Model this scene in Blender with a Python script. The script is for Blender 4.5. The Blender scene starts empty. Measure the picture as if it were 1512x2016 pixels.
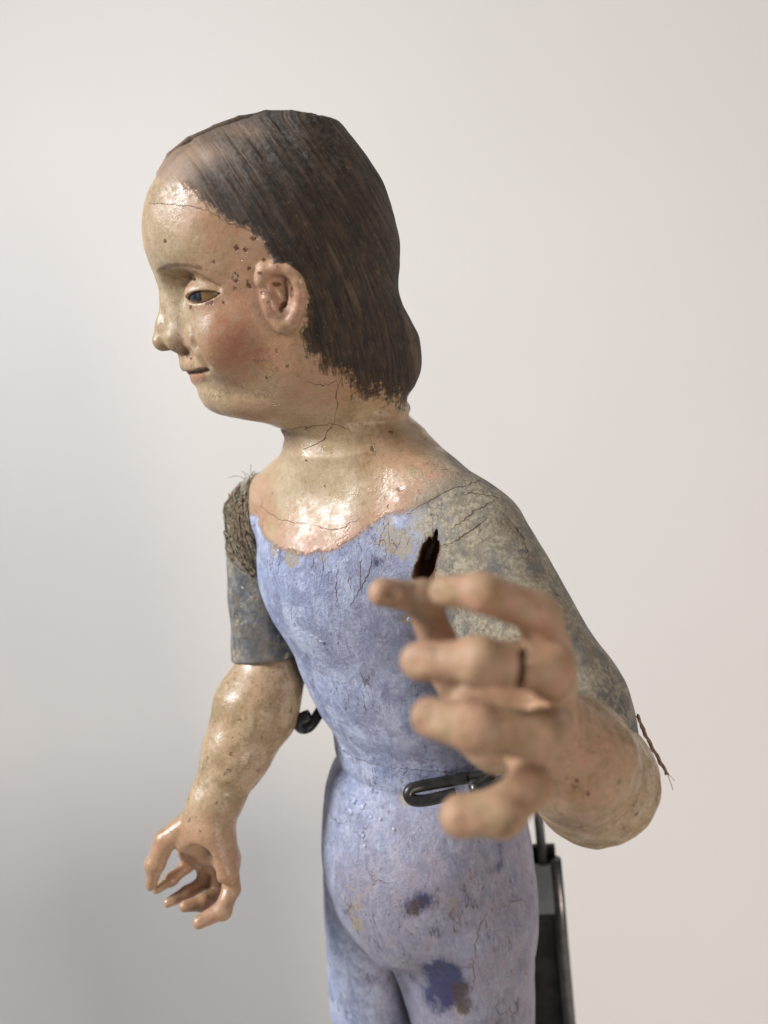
import bpy, math, random
import numpy as np

# ------------------------------------------------------------------ camera
# Sculpting units are millimetres with the camera at the origin; the world is in
# metres with the floor at z = 0 (FLOOR mm below the camera, the plinth top TABLE mm below it).
TABLE = 600.0
FLOOR = 1500.0
FPX = 1515.0                       # focal length in pixels of the 1512 x 2016 photograph
PITCH, ROLL = math.radians(15.0), math.radians(8.0)
_R = np.array([1.0, 0.0, 0.0])
_U = np.array([0.0, math.sin(PITCH), math.cos(PITCH)])
FW = np.array([0.0, math.cos(PITCH), -math.sin(PITCH)])
RT = math.cos(ROLL) * _R - math.sin(ROLL) * _U
UP = math.sin(ROLL) * _R + math.cos(ROLL) * _U


def P(px, py, d):
    """point (mm) that the photograph shows at pixel (px, py), d mm in front of the camera"""
    return d * (FW + (px - 756.0) / FPX * RT + (1008.0 - py) / FPX * UP)


def project(v):
    d = v @ FW
    return np.stack([756 + FPX * (v @ RT) / d, 1008 - FPX * (v @ UP) / d, d], -1)


def W(v):
    """mm -> world metres"""
    v = np.asarray(v, dtype=np.float64)
    return v * 0.001 + np.array([0.0, 0.0, FLOOR * 0.001])


scene = bpy.context.scene
col = scene.collection
cam_data = bpy.data.cameras.new('camera')
cam = bpy.data.objects.new('camera', cam_data)
col.objects.link(cam)
from mathutils import Matrix, Vector
_m = Matrix(((RT[0], UP[0], -FW[0]), (RT[1], UP[1], -FW[1]), (RT[2], UP[2], -FW[2])))
cam.matrix_world = Matrix.Translation(Vector(W((0, 0, 0)))) @ _m.to_4x4()
cam_data.sensor_fit = 'VERTICAL'
cam_data.sensor_height = 36.0
cam_data.lens = 36.0 * FPX / 2016.0
cam_data.clip_start = 0.01
cam_data.clip_end = 50.0
cam_data.dof.use_dof = True
cam_data.dof.focus_distance = 0.300
cam_data.dof.aperture_fstop = 5.8
scene.camera = cam

# ------------------------------------------------------------------ world and lamps
world = bpy.data.worlds.new('World')
scene.world = world
world.use_nodes = True
_bg = world.node_tree.nodes['Background']
_bg.inputs[0].default_value = (0.80, 0.86, 1.0, 1)
_bg.inputs[1].default_value = 0.185


def area_lamp(name, loc, aim, size, size_y, power, colour, spread=180.0):
    d = bpy.data.lights.new(name, 'AREA')
    d.shape = 'RECTANGLE'
    d.size, d.size_y, d.energy, d.color = size, size_y, power, colour
    d.spread = math.radians(spread)
    o = bpy.data.objects.new(name, d)
    o.location = W(loc)
    dirv = Vector(W(aim)) - Vector(W(loc))
    o.rotation_euler = dirv.to_track_quat('-Z', 'Y').to_euler()
    col.objects.link(o)
    return o


area_lamp('window_light', (-1180, 100, 780), (-10, 170, -150), 0.34, 0.52, 14.5, (0.97, 0.98, 1.0), 110.0)
area_lamp('room_lamp', (2330, -3240, -130), (-60, 330, -60), 1.6, 1.6, 90.0, (1.0, 0.875, 0.765))
scene.view_settings.view_transform = 'Standard'
scene.view_settings.look = 'None'
scene.view_settings.exposure = 0.0
scene.view_settings.gamma = 1.0

# ------------------------------------------------------------------ sculpting kit
f32 = np.float32


def pchip(xk, yk, x):
    """smooth monotone interpolation of a table"""
    xk = np.asarray(xk, float); yk = np.asarray(yk, float)
    o = np.argsort(xk); xk = xk[o]; yk = yk[o]
    h = np.diff(xk); dl = np.diff(yk) / h
    m = np.zeros_like(yk)
    m[0], m[-1] = dl[0], dl[-1]
    for i in range(1, len(xk) - 1):
        if dl[i - 1] * dl[i] <= 0:
            m[i] = 0
        else:
            w1, w2 = 2 * h[i] + h[i - 1], h[i] + 2 * h[i - 1]
            m[i] = (w1 + w2) / (w1 / dl[i - 1] + w2 / dl[i])
    x = np.clip(x, xk[0], xk[-1])
    i = np.clip(np.searchsorted(xk, x) - 1, 0, len(xk) - 2)
    t = (x - xk[i]) / h[i]
    return ((1 + 2 * t) * (1 - t) ** 2 * yk[i] + t * (1 - t) ** 2 * h[i] * m[i]
            + t * t * (3 - 2 * t) * yk[i + 1] + t * t * (t - 1) * h[i] * m[i + 1])


def smin(a, b, k):
    if k <= 0:
        return np.minimum(a, b)
    h = np.maximum(k - np.abs(a - b), 0) / k
    return np.minimum(a, b) - h * h * (k * 0.25)


class Field:
    """signed field on a grid; shapes are blended in one after another"""

    def __init__(self, xs, ys, zs):
        self.ax = [np.asarray(a, f32) for a in (xs, ys, zs)]
        self.f = np.full([len(a) for a in self.ax], 60.0, f32)

    def box(self, lo, hi):
        sl = []
        for a, l, h in zip(self.ax, lo, hi):
            i0 = int(np.searchsorted(a, l)); i1 = int(np.searchsorted(a, h))
            sl.append(slice(max(i0, 0), max(min(i1, len(a)), i0)))
        return tuple(sl)

    def apply(self, fn, lo, hi, op='add', k=0.0):
        sl = self.box(lo, hi)
        xs, ys, zs = (a[s] for a, s in zip(self.ax, sl))
        if min(len(xs), len(ys), len(zs)) == 0:
            return
        d = fn(xs[:, None, None], ys[None, :, None], zs[None, None, :]).astype(f32)
        g = self.f[sl]
        if op == 'add':
            self.f[sl] = smin(g, d, k)
        elif op == 'cut':
            self.f[sl] = -smin(-g, d, k)
        elif op == 'bump':
            self.f[sl] = g + d

    def cone(self, a, b, ra, rb, k=0.0, op='add', flat=None):
        """round cone between two points; flat=(unit vector, factor) squashes it along a direction"""
        a = np.asarray(a, float); b = np.asarray(b, float)
        ba = b - a; l2 = float(ba @ ba) + 1e-9
        m = max(ra, rb) * 1.3 + k + 4
        if flat is not None:
            m *= max(1.0, flat[1])

        def fn(x, y, z):
            px, py, pz = x - a[0], y - a[1], z - a[2]
            t = np.clip((px * ba[0] + py * ba[1] + pz * ba[2]) / l2, 0, 1)
            px = px - ba[0] * t; py = py - ba[1] * t; pz = pz - ba[2] * t
            r = ra + (rb - ra) * t
            d2 = px * px + py * py + pz * pz
            if flat is not None:
                n, s = flat
                q = px * n[0] + py * n[1] + pz * n[2]
                d2 = d2 + q * q * (1.0 / (s * s) - 1.0)
            return np.sqrt(d2) - r
        self.apply(fn, np.minimum(a, b) - m, np.maximum(a, b) + m, op, k)

    def chain(self, pts, rs, k=0.0, op='add'):
        for i in range(len(pts) - 1):
            self.cone(pts[i], pts[i + 1], rs[i], rs[i + 1], k, op)

    def ellipsoid(self, c, axes, radii, k=0.0, op='add', amp=None):
        """axes: three unit vectors (rows)"""
        c = np.asarray(c, float); A = np.asarray(axes, float); r = np.asarray(radii, float)
        ext = np.sqrt(((A * r[:, None]) ** 2).sum(0)) + k + 4

        def fn(x, y, z):
            px, py, pz = x - c[0], y - c[1], z - c[2]
            q = [(px * a[0] + py * a[1] + pz * a[2]) for a in A]
            k0 = np.sqrt(sum((qi / ri) ** 2 for qi, ri in zip(q, r)))
            k1 = np.sqrt(sum((qi / (ri * ri)) ** 2 for qi, ri in zip(q, r))) + 1e-6
            return k0 * (k0 - 1.0) / k1
        self.apply(fn, c - ext, c + ext, op, k)

    def sample(self, v):
        idx = []
        for a, c in zip(self.ax, v.T):
            i = np.clip(np.searchsorted(a, c) - 1, 0, len(a) - 2)
            t = np.clip((c - a[i]) / (a[i + 1] - a[i]), 0, 1)
            idx.append((i, t))
        (i, tx), (j, ty), (k, tz) = idx
        f = self.f
        c00 = f[i, j, k] * (1 - tx) + f[i + 1, j, k] * tx
        c10 = f[i, j + 1, k] * (1 - tx) + f[i + 1, j + 1, k] * tx
        c01 = f[i, j, k + 1] * (1 - tx) + f[i + 1, j, k + 1] * tx
        c11 = f[i, j + 1, k + 1] * (1 - tx) + f[i + 1, j + 1, k + 1] * tx
        return (c00 * (1 - ty) + c10 * ty) * (1 - tz) + (c01 * (1 - ty) + c11 * ty) * tz

    def grad(self, v, e=0.9):
        g = np.empty_like(v)
        for i in range(3):
            o = np.zeros(3); o[i] = e
            g[:, i] = (self.sample(v + o) - self.sample(v - o)) / (2 * e)
        return g

    def mesh(self):
        f = self.f
        s = f < 0
        n = np.zeros([d - 1 for d in f.shape], np.int8)
        off = [(a, b, c) for a in (0, 1) for b in (0, 1) for c in (0, 1)]
        nx, ny, nz = n.shape
        for a, b, c in off:
            n += s[a:a + nx, b:b + ny, c:c + nz]
        act = (n > 0) & (n < 8)
        I, J, K = np.nonzero(act)
        vid = np.full(n.shape, -1, np.int32)
        vid[I, J, K] = np.arange(len(I), dtype=np.int32)
        val = np.stack([f[I + a, J + b, K + c] for a, b, c in off], 1).astype(float)
        acc = np.zeros((len(I), 3)); cnt = np.zeros(len(I))
        for p in range(8):
            for q in range(p + 1, 8):
                dd = np.array(off[q]) - np.array(off[p])
                if np.abs(dd).sum() != 1:
                    continue
                m = (val[:, p] < 0) != (val[:, q] < 0)
                t = val[m, p] / (val[m, p] - val[m, q])
                acc[m] += np.array(off[p]) + t[:, None] * dd
                cnt[m] += 1
        acc /= cnt[:, None]
        V = np.empty_like(acc)
        for d, ind in enumerate((I, J, K)):
            a = self.ax[d].astype(float)
            V[:, d] = a[ind] + acc[:, d] * (a[ind + 1] - a[ind])
        quads = []
        for d in range(3):
            u, w = (d + 1) % 3, (d + 2) % 3
            sl0 = [slice(None)] * 3; sl1 = [slice(None)] * 3
            sl0[d] = slice(0, -1); sl1[d] = slice(1, None)
            for e in (u, w):
                sl0[e] = slice(1, -1); sl1[e] = slice(1, -1)
            a = s[tuple(sl0)]; b = s[tuple(sl1)]
            idx = np.stack(np.nonzero(a != b), 1)
            fl = a[idx[:, 0], idx[:, 1], idx[:, 2]]
            base = idx.copy()
            base[:, u] += 1; base[:, w] += 1
            du = np.zeros(3, int); du[u] = 1
            dw = np.zeros(3, int); dw[w] = 1

            def g(o):
                c = base + o
                return vid[c[:, 0], c[:, 1], c[:, 2]]
            q = np.stack([g(-du - dw), g(-dw), g(0 * du), g(-du)], 1)
            q[~fl] = q[~fl][:, ::-1]
            quads.append(q)
        Q = np.concatenate(quads)
        for _ in range(2):
            gr = self.grad(V, 0.6)
            step = -self.sample(V)[:, None] * gr / ((gr ** 2).sum(1)[:, None] + 1e-4)
            ln = np.linalg.norm(step, axis=1)[:, None]
            V = V + step * np.minimum(1, 0.5 / (ln + 1e-9))
        N = self.grad(V)
        N /= np.linalg.norm(N, axis=1)[:, None] + 1e-9
        return V, Q, N


_perm = np.random.RandomState(7).rand(64, 64, 64)


def vnoise(v, scale):
    """smooth value noise, -1..1, v in mm"""
    p = v / scale
    i = np.floor(p).astype(int); t = p - i
    t = t * t * (3 - 2 * t)
    r = 0
    for a in (0, 1):
        for b in (0, 1):
            for c in (0, 1):
                w = (t[:, 0] if a else 1 - t[:, 0]) * (t[:, 1] if b else 1 - t[:, 1]) * (t[:, 2] if c else 1 - t[:, 2])
                r = r + w * _perm[(i[:, 0] + a) % 64, (i[:, 1] + b) % 64, (i[:, 2] + c) % 64]
    return r * 2 - 1


def carve(V, N, waves):
    """uneven hand-carved surface: moves the vertices along the normals and bends the normals with them"""
    def h(v):
        return sum(a * vnoise(v + 31.7 * s, s) for a, s in waves)
    e = 0.5
    h0 = h(V)
    g = np.stack([(h(V + e * np.eye(3)[i]) - h0) / e for i in range(3)], 1)
    g -= (g * N).sum(1)[:, None] * N
    N2 = N - g
    N2 /= np.linalg.norm(N2, axis=1)[:, None]
    return V + N * h0[:, None], N2


def gauss(v, c, r):
    return np.exp(-(((v - np.asarray(c)) / r) ** 2).sum(1))


def poly_sd(pts, q):
    """signed distance to a closed 2-D polygon, positive inside"""
    pts = np.asarray(pts, float)
    d = np.full(len(q), 1e9); ins = np.zeros(len(q), bool)
    for i in range(len(pts)):
        a, b = pts[i], pts[(i + 1) % len(pts)]
        ba = b - a; pa = q - a
        t = np.clip(pa @ ba / (ba @ ba), 0, 1)
        d = np.minimum(d, np.linalg.norm(pa - t[:, None] * ba, axis=1))
        c = ((a[1] > q[:, 1]) != (b[1] > q[:, 1]))
        with np.errstate(divide='ignore', invalid='ignore'):
            xx = (b[0] - a[0]) * (q[:, 1] - a[1]) / (b[1] - a[1]) + a[0]
        ins ^= c & (q[:, 0] < xx)
    return np.where(ins, d, -d)


def line_d(pts, q):
    pts = np.asarray(pts, float); d = np.full(len(q), 1e9)
    for a, b in zip(pts[:-1], pts[1:]):
        ba = b - a; pa = q - a
        t = np.clip(pa @ ba / (ba @ ba), 0, 1)
        d = np.minimum(d, np.linalg.norm(pa - t[:, None] * ba, axis=1))
    return d


def sstep(a, b, x):
    t = np.clip((x - a) / (b - a), 0, 1)
    return t * t * (3 - 2 * t)

# ------------------------------------------------------------------ figure frames
HEAD = P(540, 520, 310)
HD = np.linalg.norm(HEAD)
EW = -HEAD / HD                                   # the figure's left ear points this way
EV = UP - (UP @ EW) * EW; EV /= np.linalg.norm(EV)
EU = np.cross(EV, EW)                             # forward (the face)
if EU @ RT > 0:
    EU = -EU
HAX = np.stack([EU, EV, EW])


def hl(px, py, w=0.0):
    """photo pixel -> head coordinates (forward, up) on the plane w mm to the figure's left"""
    r = FW + (px - 756.0) / FPX * RT + (1008.0 - py) / FPX * UP
    t = ((HEAD @ EW) + w) / (r @ EW)
    q = r * t - HEAD
    return q @ EU, q @ EV


def hp(u, v, w):
    return HEAD + u * EU + v * EV + w * EW


def hpx(px, py, w):
    u, v = hl(px, py, w)
    return hp(u, v, w)


FACE = np.array([-0.60, -0.80, 0.0])              # chest looks this way
LEFT = np.array([0.80, -0.60, 0.0])               # the figure's left
ZZ = np.array([0.0, 0.0, 1.0])
SH_L = P(930, 1040, 300)
SH_R = P(500, 1012, 368)
MID = (SH_L + SH_R) / 2


def tp(fwd, left, z):
    return np.array([MID[0] + (11.5 if z < -180 else 0), MID[1], 0]) + FACE * fwd + LEFT * left + ZZ * z


SPLIT = {}


def pick(F, px, py, lo=150.0, hi=460.0):
    """where the line of sight through a photo pixel meets the sculpted surface"""
    d = np.arange(lo, hi, 0.4)
    r = P(px, py, 1.0)
    f = F.sample(d[:, None] * r)
    inside = np.nonzero(f < 0)[0]
    if len(inside) == 0:
        return None
    i = max(inside[0], 1)
    t = f[i - 1] / (f[i - 1] - f[i] + 1e-9)
    return (d[i - 1] + 0.4 * np.clip(t, 0, 1)) * r


# ------------------------------------------------------------------ head, neck, torso, hips, left upper arm
FRONT = [(330, 307), (305, 347), (286, 385), (279, 421), (278, 447), (281, 481), (290, 515), (303, 545), (318, 571), (330, 600),
         (338, 640), (343, 680), (348, 700), (354, 718), (368, 731), (380, 745), (391, 762), (394, 778), (400, 795), (415, 809), (436, 817), (462, 821)]
BACK = [(653, 236), (693, 270), (724, 309), (759, 369), (780, 438), (788, 490), (786, 545), (786, 567), (793, 597), (810, 631),
        (825, 666), (829, 709), (819, 752), (802, 778), (790, 792)]
TOP = [(372, 279), (423, 255), (471, 238), (522, 228), (574, 224), (617, 225)]


def build_body():
    zs = np.concatenate([np.arange(-362, -78, 1.05), np.arange(-78, 90, 0.66)])
    F = Field(np.arange(-92, 96, 0.74), np.arange(208, 398, 0.74), zs)

    # --- skull and face mass: a stack of sections in head coordinates
    def ho(px, py):                                # outline pixel, drawn in a little: the near half of a solid overhangs its mid-plane
        u, v = hl(px, py)
        return u * 0.982, v * 0.978 if v > 0 else v * 0.99
    vt = ho(574, 224)[1]
    fr = [ho(*p) for p in FRONT] + [ho(*p) for p in TOP]
    bk = [ho(*p) for p in BACK]
    vv = np.linspace(-66, vt, 900)
    top_u = ho(590, 224)[0]
    fk = sorted([(v, u) for u, v in fr] + [(-66, -5.0), (-64.5, 0.0)])
    bkk = sorted([(v, u) for u, v in bk] + [(vt, top_u - 1), (ho(622, 226.5)[1], ho(622, 226)[0]), (-58, -41), (-62, -34), (-66, -24)])
    uf = pchip([a for a, b in fk], [b for a, b in fk], vv)
    ub = pchip([a for a, b in bkk], [b for a, b in bkk], vv)
    wk = [(-66, 7), (-62.5, 16), (-59, 23), (-55, 28), (-49, 32), (-42, 35.5), (-34, 37.5), (-25, 38.7), (-15, 39.6), (-5, 40.8), (5, 42), (15, 42.6),
          (28, 41.5), (38, 38.5), (46, 33.5), (51, 28.5), (54.5, 22.5), (56.3, 16), (vt, 5)]
    wm = pchip([a for a, b in wk], [b for a, b in wk], vv)
    uc = pchip([-66, -50, -30, 0, 40, vt], [-14, -12, -9, -7, -6, top_u], vv)
    pf = pchip([-66, -58, -48, -35, -15, 10, 40, vt], [1.8, 1.75, 1.6, 1.5, 1.62, 2.2, 2.1, 2.0], vv)
    pb = pchip([-66, -40, -10, 30, vt], [2.5, 2.4, 2.1, 2.1, 2.0], vv)
    uf = np.maximum(uf, uc + 1.0); ub = np.minimum(ub, uc - 1.0)
    tabs = [t.astype(f32) for t in (uf, ub, wm, uc, pf, pb)]

    def loc(x, y, z):
        dx, dy, dz = x - HEAD[0], y - HEAD[1], z - HEAD[2]
        u = dx * EU[0] + dy * EU[1] + dz * EU[2]
        v = dx * EV[0] + dy * EV[1] + dz * EV[2]
        w = dx * EW[0] + dy * EW[1] + dz * EW[2]
        return u, v, w

    def skull(x, y, z):
        u, v, w = loc(x, y, z)
        i = np.clip(((v - vv[0]) / (vv[-1] - vv[0]) * 899), 0, 899).astype(np.int16)
        a, b, m, c, p1, p2 = (t[i] for t in tabs)
        du = u - c
        half = np.where(du > 0, a - c, c - b)
        p = np.where(du > 0, p1, p2)
        r = (np.abs(du / half) ** p + np.abs(w / m) ** p) ** (1 / p)
        d = (r - 1) * np.minimum(m, half)
        d = np.maximum(d, np.maximum(v - vv[-1], vv[0] - v))
        g = np.gradient(d, 0.74, 0.74, 0.66)
        n = np.sqrt(g[0] ** 2 + g[1] ** 2 + g[2] ** 2)
        return d / np.clip(n, 0.6, 6.0)
    lo = HEAD - 104; hi = HEAD + 104
    F.apply(skull, lo, hi, 'add', 0)

    def E(u, v, w, ru, rv, rw, k, op='add', rot=None):
        for s in (1, -1):
            A = HAX.copy() if rot is None else rot(s)
            F.ellipsoid(hp(u, v, s * w), A, (ru, rv, rw), k, op)

    def rotuv(deg, yaw=0.0):
        def f(s):
            c, n = math.cos(math.radians(deg)), math.sin(math.radians(deg))
            A0 = c * EU + n * EV; A1 = -n * EU + c * EV
            y = math.radians(yaw) * s
            B0 = math.cos(y) * A0 + math.sin(y) * EW
            B2 = -math.sin(y) * A0 + math.cos(y) * EW
            return np.stack([B0, A1, B2])
        return f

    # face modelling
    ue, ve = hl(392, 580, 27)
    # brow recess / eye socket
    E(ue + 6, ve + 2.0, 22, 11, 6.0, 8, 5, 'cut', rotuv(8, -38))
    E(hl(345, 590, 10)[0] + 2, hl(345, 590, 10)[1], 15.8, 6.5, 6.5, 4.2, 5, 'cut')
    # the eyeball bulging under the lids
    E(ue - 4.5, ve - 0.1, 20.0, 10.3, 7.2, 10.1, 3.0)
    # cheek and chin
    uk, vk = hl(440, 665, 30)
    E(uk - 1.5, vk, 20.0, 14.5, 14.5, 14, 9)
    u2, v2 = hl(425, 768, 8)
    E(u2 - 1.8, v2, 0, 8, 7.5, 9, 5)
    # nose: bridge, tip, wings
    b0 = hl(322, 572); b1 = hl(320, 640); b2 = hl(313.5, 671); b3 = hl(345, 684)
    F.cone(hp(b0[0] - 3.4, b0[1] + 4, 0), hp(b1[0] - 1.2, b1[1], 0), 3.3, 3.6, 5)
    F.cone(hp(b1[0] - 1.2, b1[1], 0), hp(b2[0] - 1.3, b2[1] + 0.3, 0), 3.5, 3.9, 3)
    F.cone(hp(b2[0] - 1.6, b2[1] + 0.2, 0), hp(b3[0] - 2, b3[1] + 3.0, 0), 3.6, 3.4, 2)
    for s in (1, -1):
        a = hl(352, 672, 6)
        F.ellipsoid(hp(a[0] - 1.4, a[1] + 0.3, 6.4 * s), rotuv(14, 16)(s), (6.6, 4.6, 4.0), 2.2)
        q0, q1 = hl(345, 600, 5), hl(350, 662, 5)
        F.cone(hp(q0[0] - 1, q0[1], 4.2 * s), hp(q1[0] - 0.5, q1[1], 4.6 * s), 4.2, 5.4, 3.5)
        n0 = hl(338, 690, 3.5)
        F.ellipsoid(hp(n0[0] + 0.4, n0[1] - 0.1, 3.6 * s), HAX, (2.6, 1.3, 1.4), 0.6, 'cut')
    # lips
    l0 = hl(357, 721); l1 = hl(379, 745)

    def on(px, py, inn=0.0):
        c = pick(F, px, py) - HEAD
        return c @ EU - inn * 0.7, c @ EV, c @ EW - inn * 0.7

    def both(pts, rs, k, op):
        for s in (1, -1):
            F.chain([hp(u, v, s * w) for u, v, w in pts], rs, k, op)
    up = on(398, 722); lo_ = on(398, 738)
    for s in (1, -1):
        F.cone(hp(l0[0] - 2.6, l0[1] + 0.1, 1.5 * s), hp(up[0] - 0.6, up[1], s * (up[2] - 1.2)), 2.5, 1.4, 2.2)
        F.cone(hp(l1[0] - 1.9, l1[1] + 0.2, 1.2 * s), hp(lo_[0] - 0.8, lo_[1], s * (lo_[2] - 1.4)), 2.5, 1.4, 2.2)
    # fold from the wing of the nose to the corner of the mouth, then the parted lips
    both([on(369, 635, -0.4), on(374, 658, 0.1), on(379, 680, 0.5), on(390, 700, 0.2), on(406, 721, 0.1)], [0.4, 0.9, 1.3, 0.7, 0.3], 3.5, 'cut')
    f0 = hl(362, 734)
    m = [on(374, 734, 0.9), on(388, 732, 0.9), on(399, 730, 0.9), on(407, 728, 0.6)]
    both([(f0[0], f0[1], 0.0), (m[0][0] + 0.5, m[0][1], m[0][2])] + m[1:], [0.9, 1.1, 1.3, 1.45, 0.9], 0.4, 'cut')
    # shadowed hollow under the nose
    both([on(360, 695, 0.3), on(378, 697, 0.3)], [1.7, 1.7], 2.0, 'cut')
    # eye openings
    for s in (1, -1):
        pts = [hl(361, 567, 30), hl(372, 561, 30), hl(392, 561, 30), (0, 0)]
        ax = rotuv(-9, -38)(s)
        o = hp(ue + 0.2, ve - 0.6, 29.2 * s)

        def opening(x, y, z, o=o, ax=ax):
            dx, dy, dz = x - o[0], y - o[1], z - o[2]
            p = dx * ax[0, 0] + dy * ax[0, 1] + dz * ax[0, 2]
            q = dx * ax[1, 0] + dy * ax[1, 1] + dz * ax[1, 2]
            r = dx * ax[2, 0] + dy * ax[2, 1] + dz * ax[2, 2]
            up = np.sqrt(p * p + (q + 18.4) ** 2) - 20.2
            dn = np.sqrt((p - 1.5) ** 2 + (q - 15.8) ** 2) - 18.1
            return np.maximum(np.maximum(up, dn), np.abs(r) - 6.0)
        F.apply(opening, o - 14, o + 14, 'cut', 0.5)
        # fold of the upper lid
        a = [hp(ue + 7.5, ve + 4.4, 25.5 * s), hp(ue + 1, ve + 6.2, 29.5 * s), hp(ue - 8, ve + 3.0, 31.5 * s)]
        F.chain(a, [0.7, 0.8, 0.6], 1.8, 'cut')
    # ears: bowl, rim, lobe, flap
    for s in (1, -1):
        def ep(px, py, w):
            u, v = hl(px, py, w)
            return hp(u, v, s * w)
        F.ellipsoid(ep(556, 588, 39.0), rotuv(-4, 12)(s), (7.8, 10.8, 4.4), 2.5)
        F.ellipsoid(ep(552, 582, 44.2), rotuv(-8, 12)(s), (5.4, 7.0, 3.6), 1.2, 'cut')
        rim = [(528, 572, 39.6), (516, 553, 40.2), (521, 534, 41.2), (545, 526, 42.6), (571, 532, 43.8), (588, 552, 44.4), (593, 582, 44.4),
               (588, 611, 43.4), (576, 632, 41.8), (560, 641, 40.4)]
        F.chain([ep(*p) for p in rim], [1.9, 2.5, 2.7, 2.5, 2.4, 2.3, 2.2, 2.3, 2.8, 2.8], 1.0)
        F.ellipsoid(ep(560, 638, 40.2), rotuv(10, 8)(s), (4.4, 3.6, 3.0), 1.5)
        F.chain([ep(536, 602, 41.2), ep(548, 618, 41.2), ep(570, 612, 41.8), ep(579, 580, 42.4), ep(569, 556, 42.4)], [1.9, 1.7, 1.5, 1.5, 1.2], 1.4)
        F.cone(ep(530, 590, 40.8), ep(533, 606, 40.8), 2.4, 2.0, 2.0)
    # raised seam of the old crown joint along the parting
    rg = [hl(308, 343), hl(334, 306), hl(373, 277), hl(424, 252), hl(472, 235), hl(523, 224), hl(575, 221), hl(622, 224)]
    for s in (1, -1):
        F.chain([hp(u * 0.985, v * 0.985, s * 2.3 + 0.5 * math.sin(i * 1.7)) for i, (u, v) in enumerate(rg)], [0.8, 1.5, 1.9, 1.8, 1.7, 1.6, 1.3, 0.5], 0.6)
    F.chain([hp(u * 0.99 + 0.3, v * 0.99 + 0.4, 0.5 * math.sin(i * 1.7)) for i, (u, v) in enumerate(rg)], [0.4, 0.8, 1.0, 1.0, 1.0, 0.9, 0.6, 0.3], 0.3, 'cut')
    # and the step down from it to the near side
    F.chain([hp(u * 0.985, v * 0.985, s * 5.2) for s in (1,) for i, (u, v) in enumerate(rg[:7])], [0.3, 0.8, 1.1, 1.1, 1.0, 0.9, 0.3], 1.5, 'cut')
    # neck
    n0 = hp(-17.5, -40, 0); n1 = P(693, 880, 334)
    F.cone(n0, n1 + np.array([0.5, 0, 0]), 23.0, 21.5, 10)
    # --- trunk
    zk = [-372, -345, -325, -300, -280, -262, -245, -228, -214, -203, -192, -175, -155, -135, -115, -98, -84, -72, -60]
    ak = [49, 51, 51.5, 51.5, 51.5, 51, 49.5, 47, 44, 41.5, 41, 42, 44, 46.5, 49, 48, 43, 33, 22]
    bf = [37, 40, 41, 43, 44, 44, 43, 40, 36, 32, 31, 34, 36, 36, 34, 31, 28, 26, 23]
    bb = [44, 44, 46, 47, 47, 46, 44, 41, 38, 36, 35, 35, 35, 35, 34, 32, 30, 28, 25]
    ox = [4, 7, 9, 10.5, 11.5, 11.5, 11.5, 12, 13, 14.5, 15, 12.5, 9.5, 7.5, 5.5, 3, 0, 0, 0]
    of = [4, 4, 3, 2, 1, 0, 0, 0, 0, 0, 0, 1, 1, 1, 0, 0, -3, -6, -9]
    zz = F.ax[2].astype(float)
    A, B, B2, O, OX = (pchip(zk, t, zz).astype(f32) for t in (ak, bf, bb, of, ox))
    c0 = tp(0, 0, 0)

    def trunk(x, y, z):
        i0 = int(np.searchsorted(F.ax[2], z.ravel()[0])); sl = slice(i0, i0 + z.shape[2])
        a, b, b2, o, sx = (t[sl][None, None, :] for t in (A, B, B2, O, OX))
        x = x - sx
        qf = (x - c0[0]) * FACE[0] + (y - c0[1]) * FACE[1] - o
        ql = (x - c0[0]) * LEFT[0] + (y - c0[1]) * LEFT[1]
        h = np.where(qf > 0, b, b2)
        r = (np.abs(ql / a) ** 2.35 + np.abs(qf / h) ** 2.35) ** (1 / 2.35)
        d = (r - 1) * np.minimum(a, h)
        zc = -297 + np.clip(qf + 12, 0, 24) / 24 * np.minimum(0.85 * np.abs(ql), 45) - np.clip(-qf, 0, 20) * 0.8
        return np.maximum(-smin(-d, -(zc - z) * 0.75, 14.0), z + 60)
    F.apply(trunk, (-90, 240, -362), (90, 396, -38), 'add', 12)
    # shoulders
    F.cone(n1 + np.array([4, 1, -4]), SH_L + np.array([-4, 2, -9]), 24.5, 18.5, 12)
    F.cone(n1 + np.array([14, 5, -6]), SH_L + np.array([-9, 6, 7]), 14, 18, 10)
    F.cone(n1 + np.array([-2, 2, -8]), SH_R + np.array([12.5, -5, 3]), 24, 17.8, 12)
    # chest
    F.ellipsoid(tp(14, 0, -112), np.stack([LEFT, FACE, ZZ]), (40, 22, 30), 14)
    # belly and groin
    F.ellipsoid(tp(25, 2, -256), np.stack([LEFT, FACE, ZZ]), (37, 27.5, 41), 9)
    # waist crease
    def crease(x, y, z):
        qf = (x - c0[0]) * FACE[0] + (y - c0[1]) * FACE[1]
        ql = (x - c0[0]) * LEFT[0] + (y - c0[1]) * LEFT[1]
        zc = -207.0 + 0.02 * ql - 3.0 * np.exp(-((ql + 40) / 22.0) ** 2) * 0
        t = (z - zc)
        return 1.3 * np.exp(-(t / 2.2) ** 2) + 1.2 * np.exp(-(t / 7.0) ** 2) + 0 * qf
    F.apply(crease, (-90, 240, -240), (90, 396, -175), 'bump')
    # thighs
    for s in (1, -1):
        F.cone(tp(8, (25.5 if s > 0 else 22.5) * s, -276), tp(6, (25 if s > 0 else 37) * s, -400) + np.array([-7, 0, 0]), 31.0, 28.5, 9)
    def gap(x, y, z):
        ql = (x - c0[0]) * LEFT[0] + (y - c0[1]) * LEFT[1]
        qf = (x - c0[0]) * FACE[0] + (y - c0[1]) * FACE[1]
        d = np.abs(ql) - np.clip((-297 - z) * 0.05, 0.0, 1.4) - 0.3
        return np.maximum(d, z + 297) + 0 * qf
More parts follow.
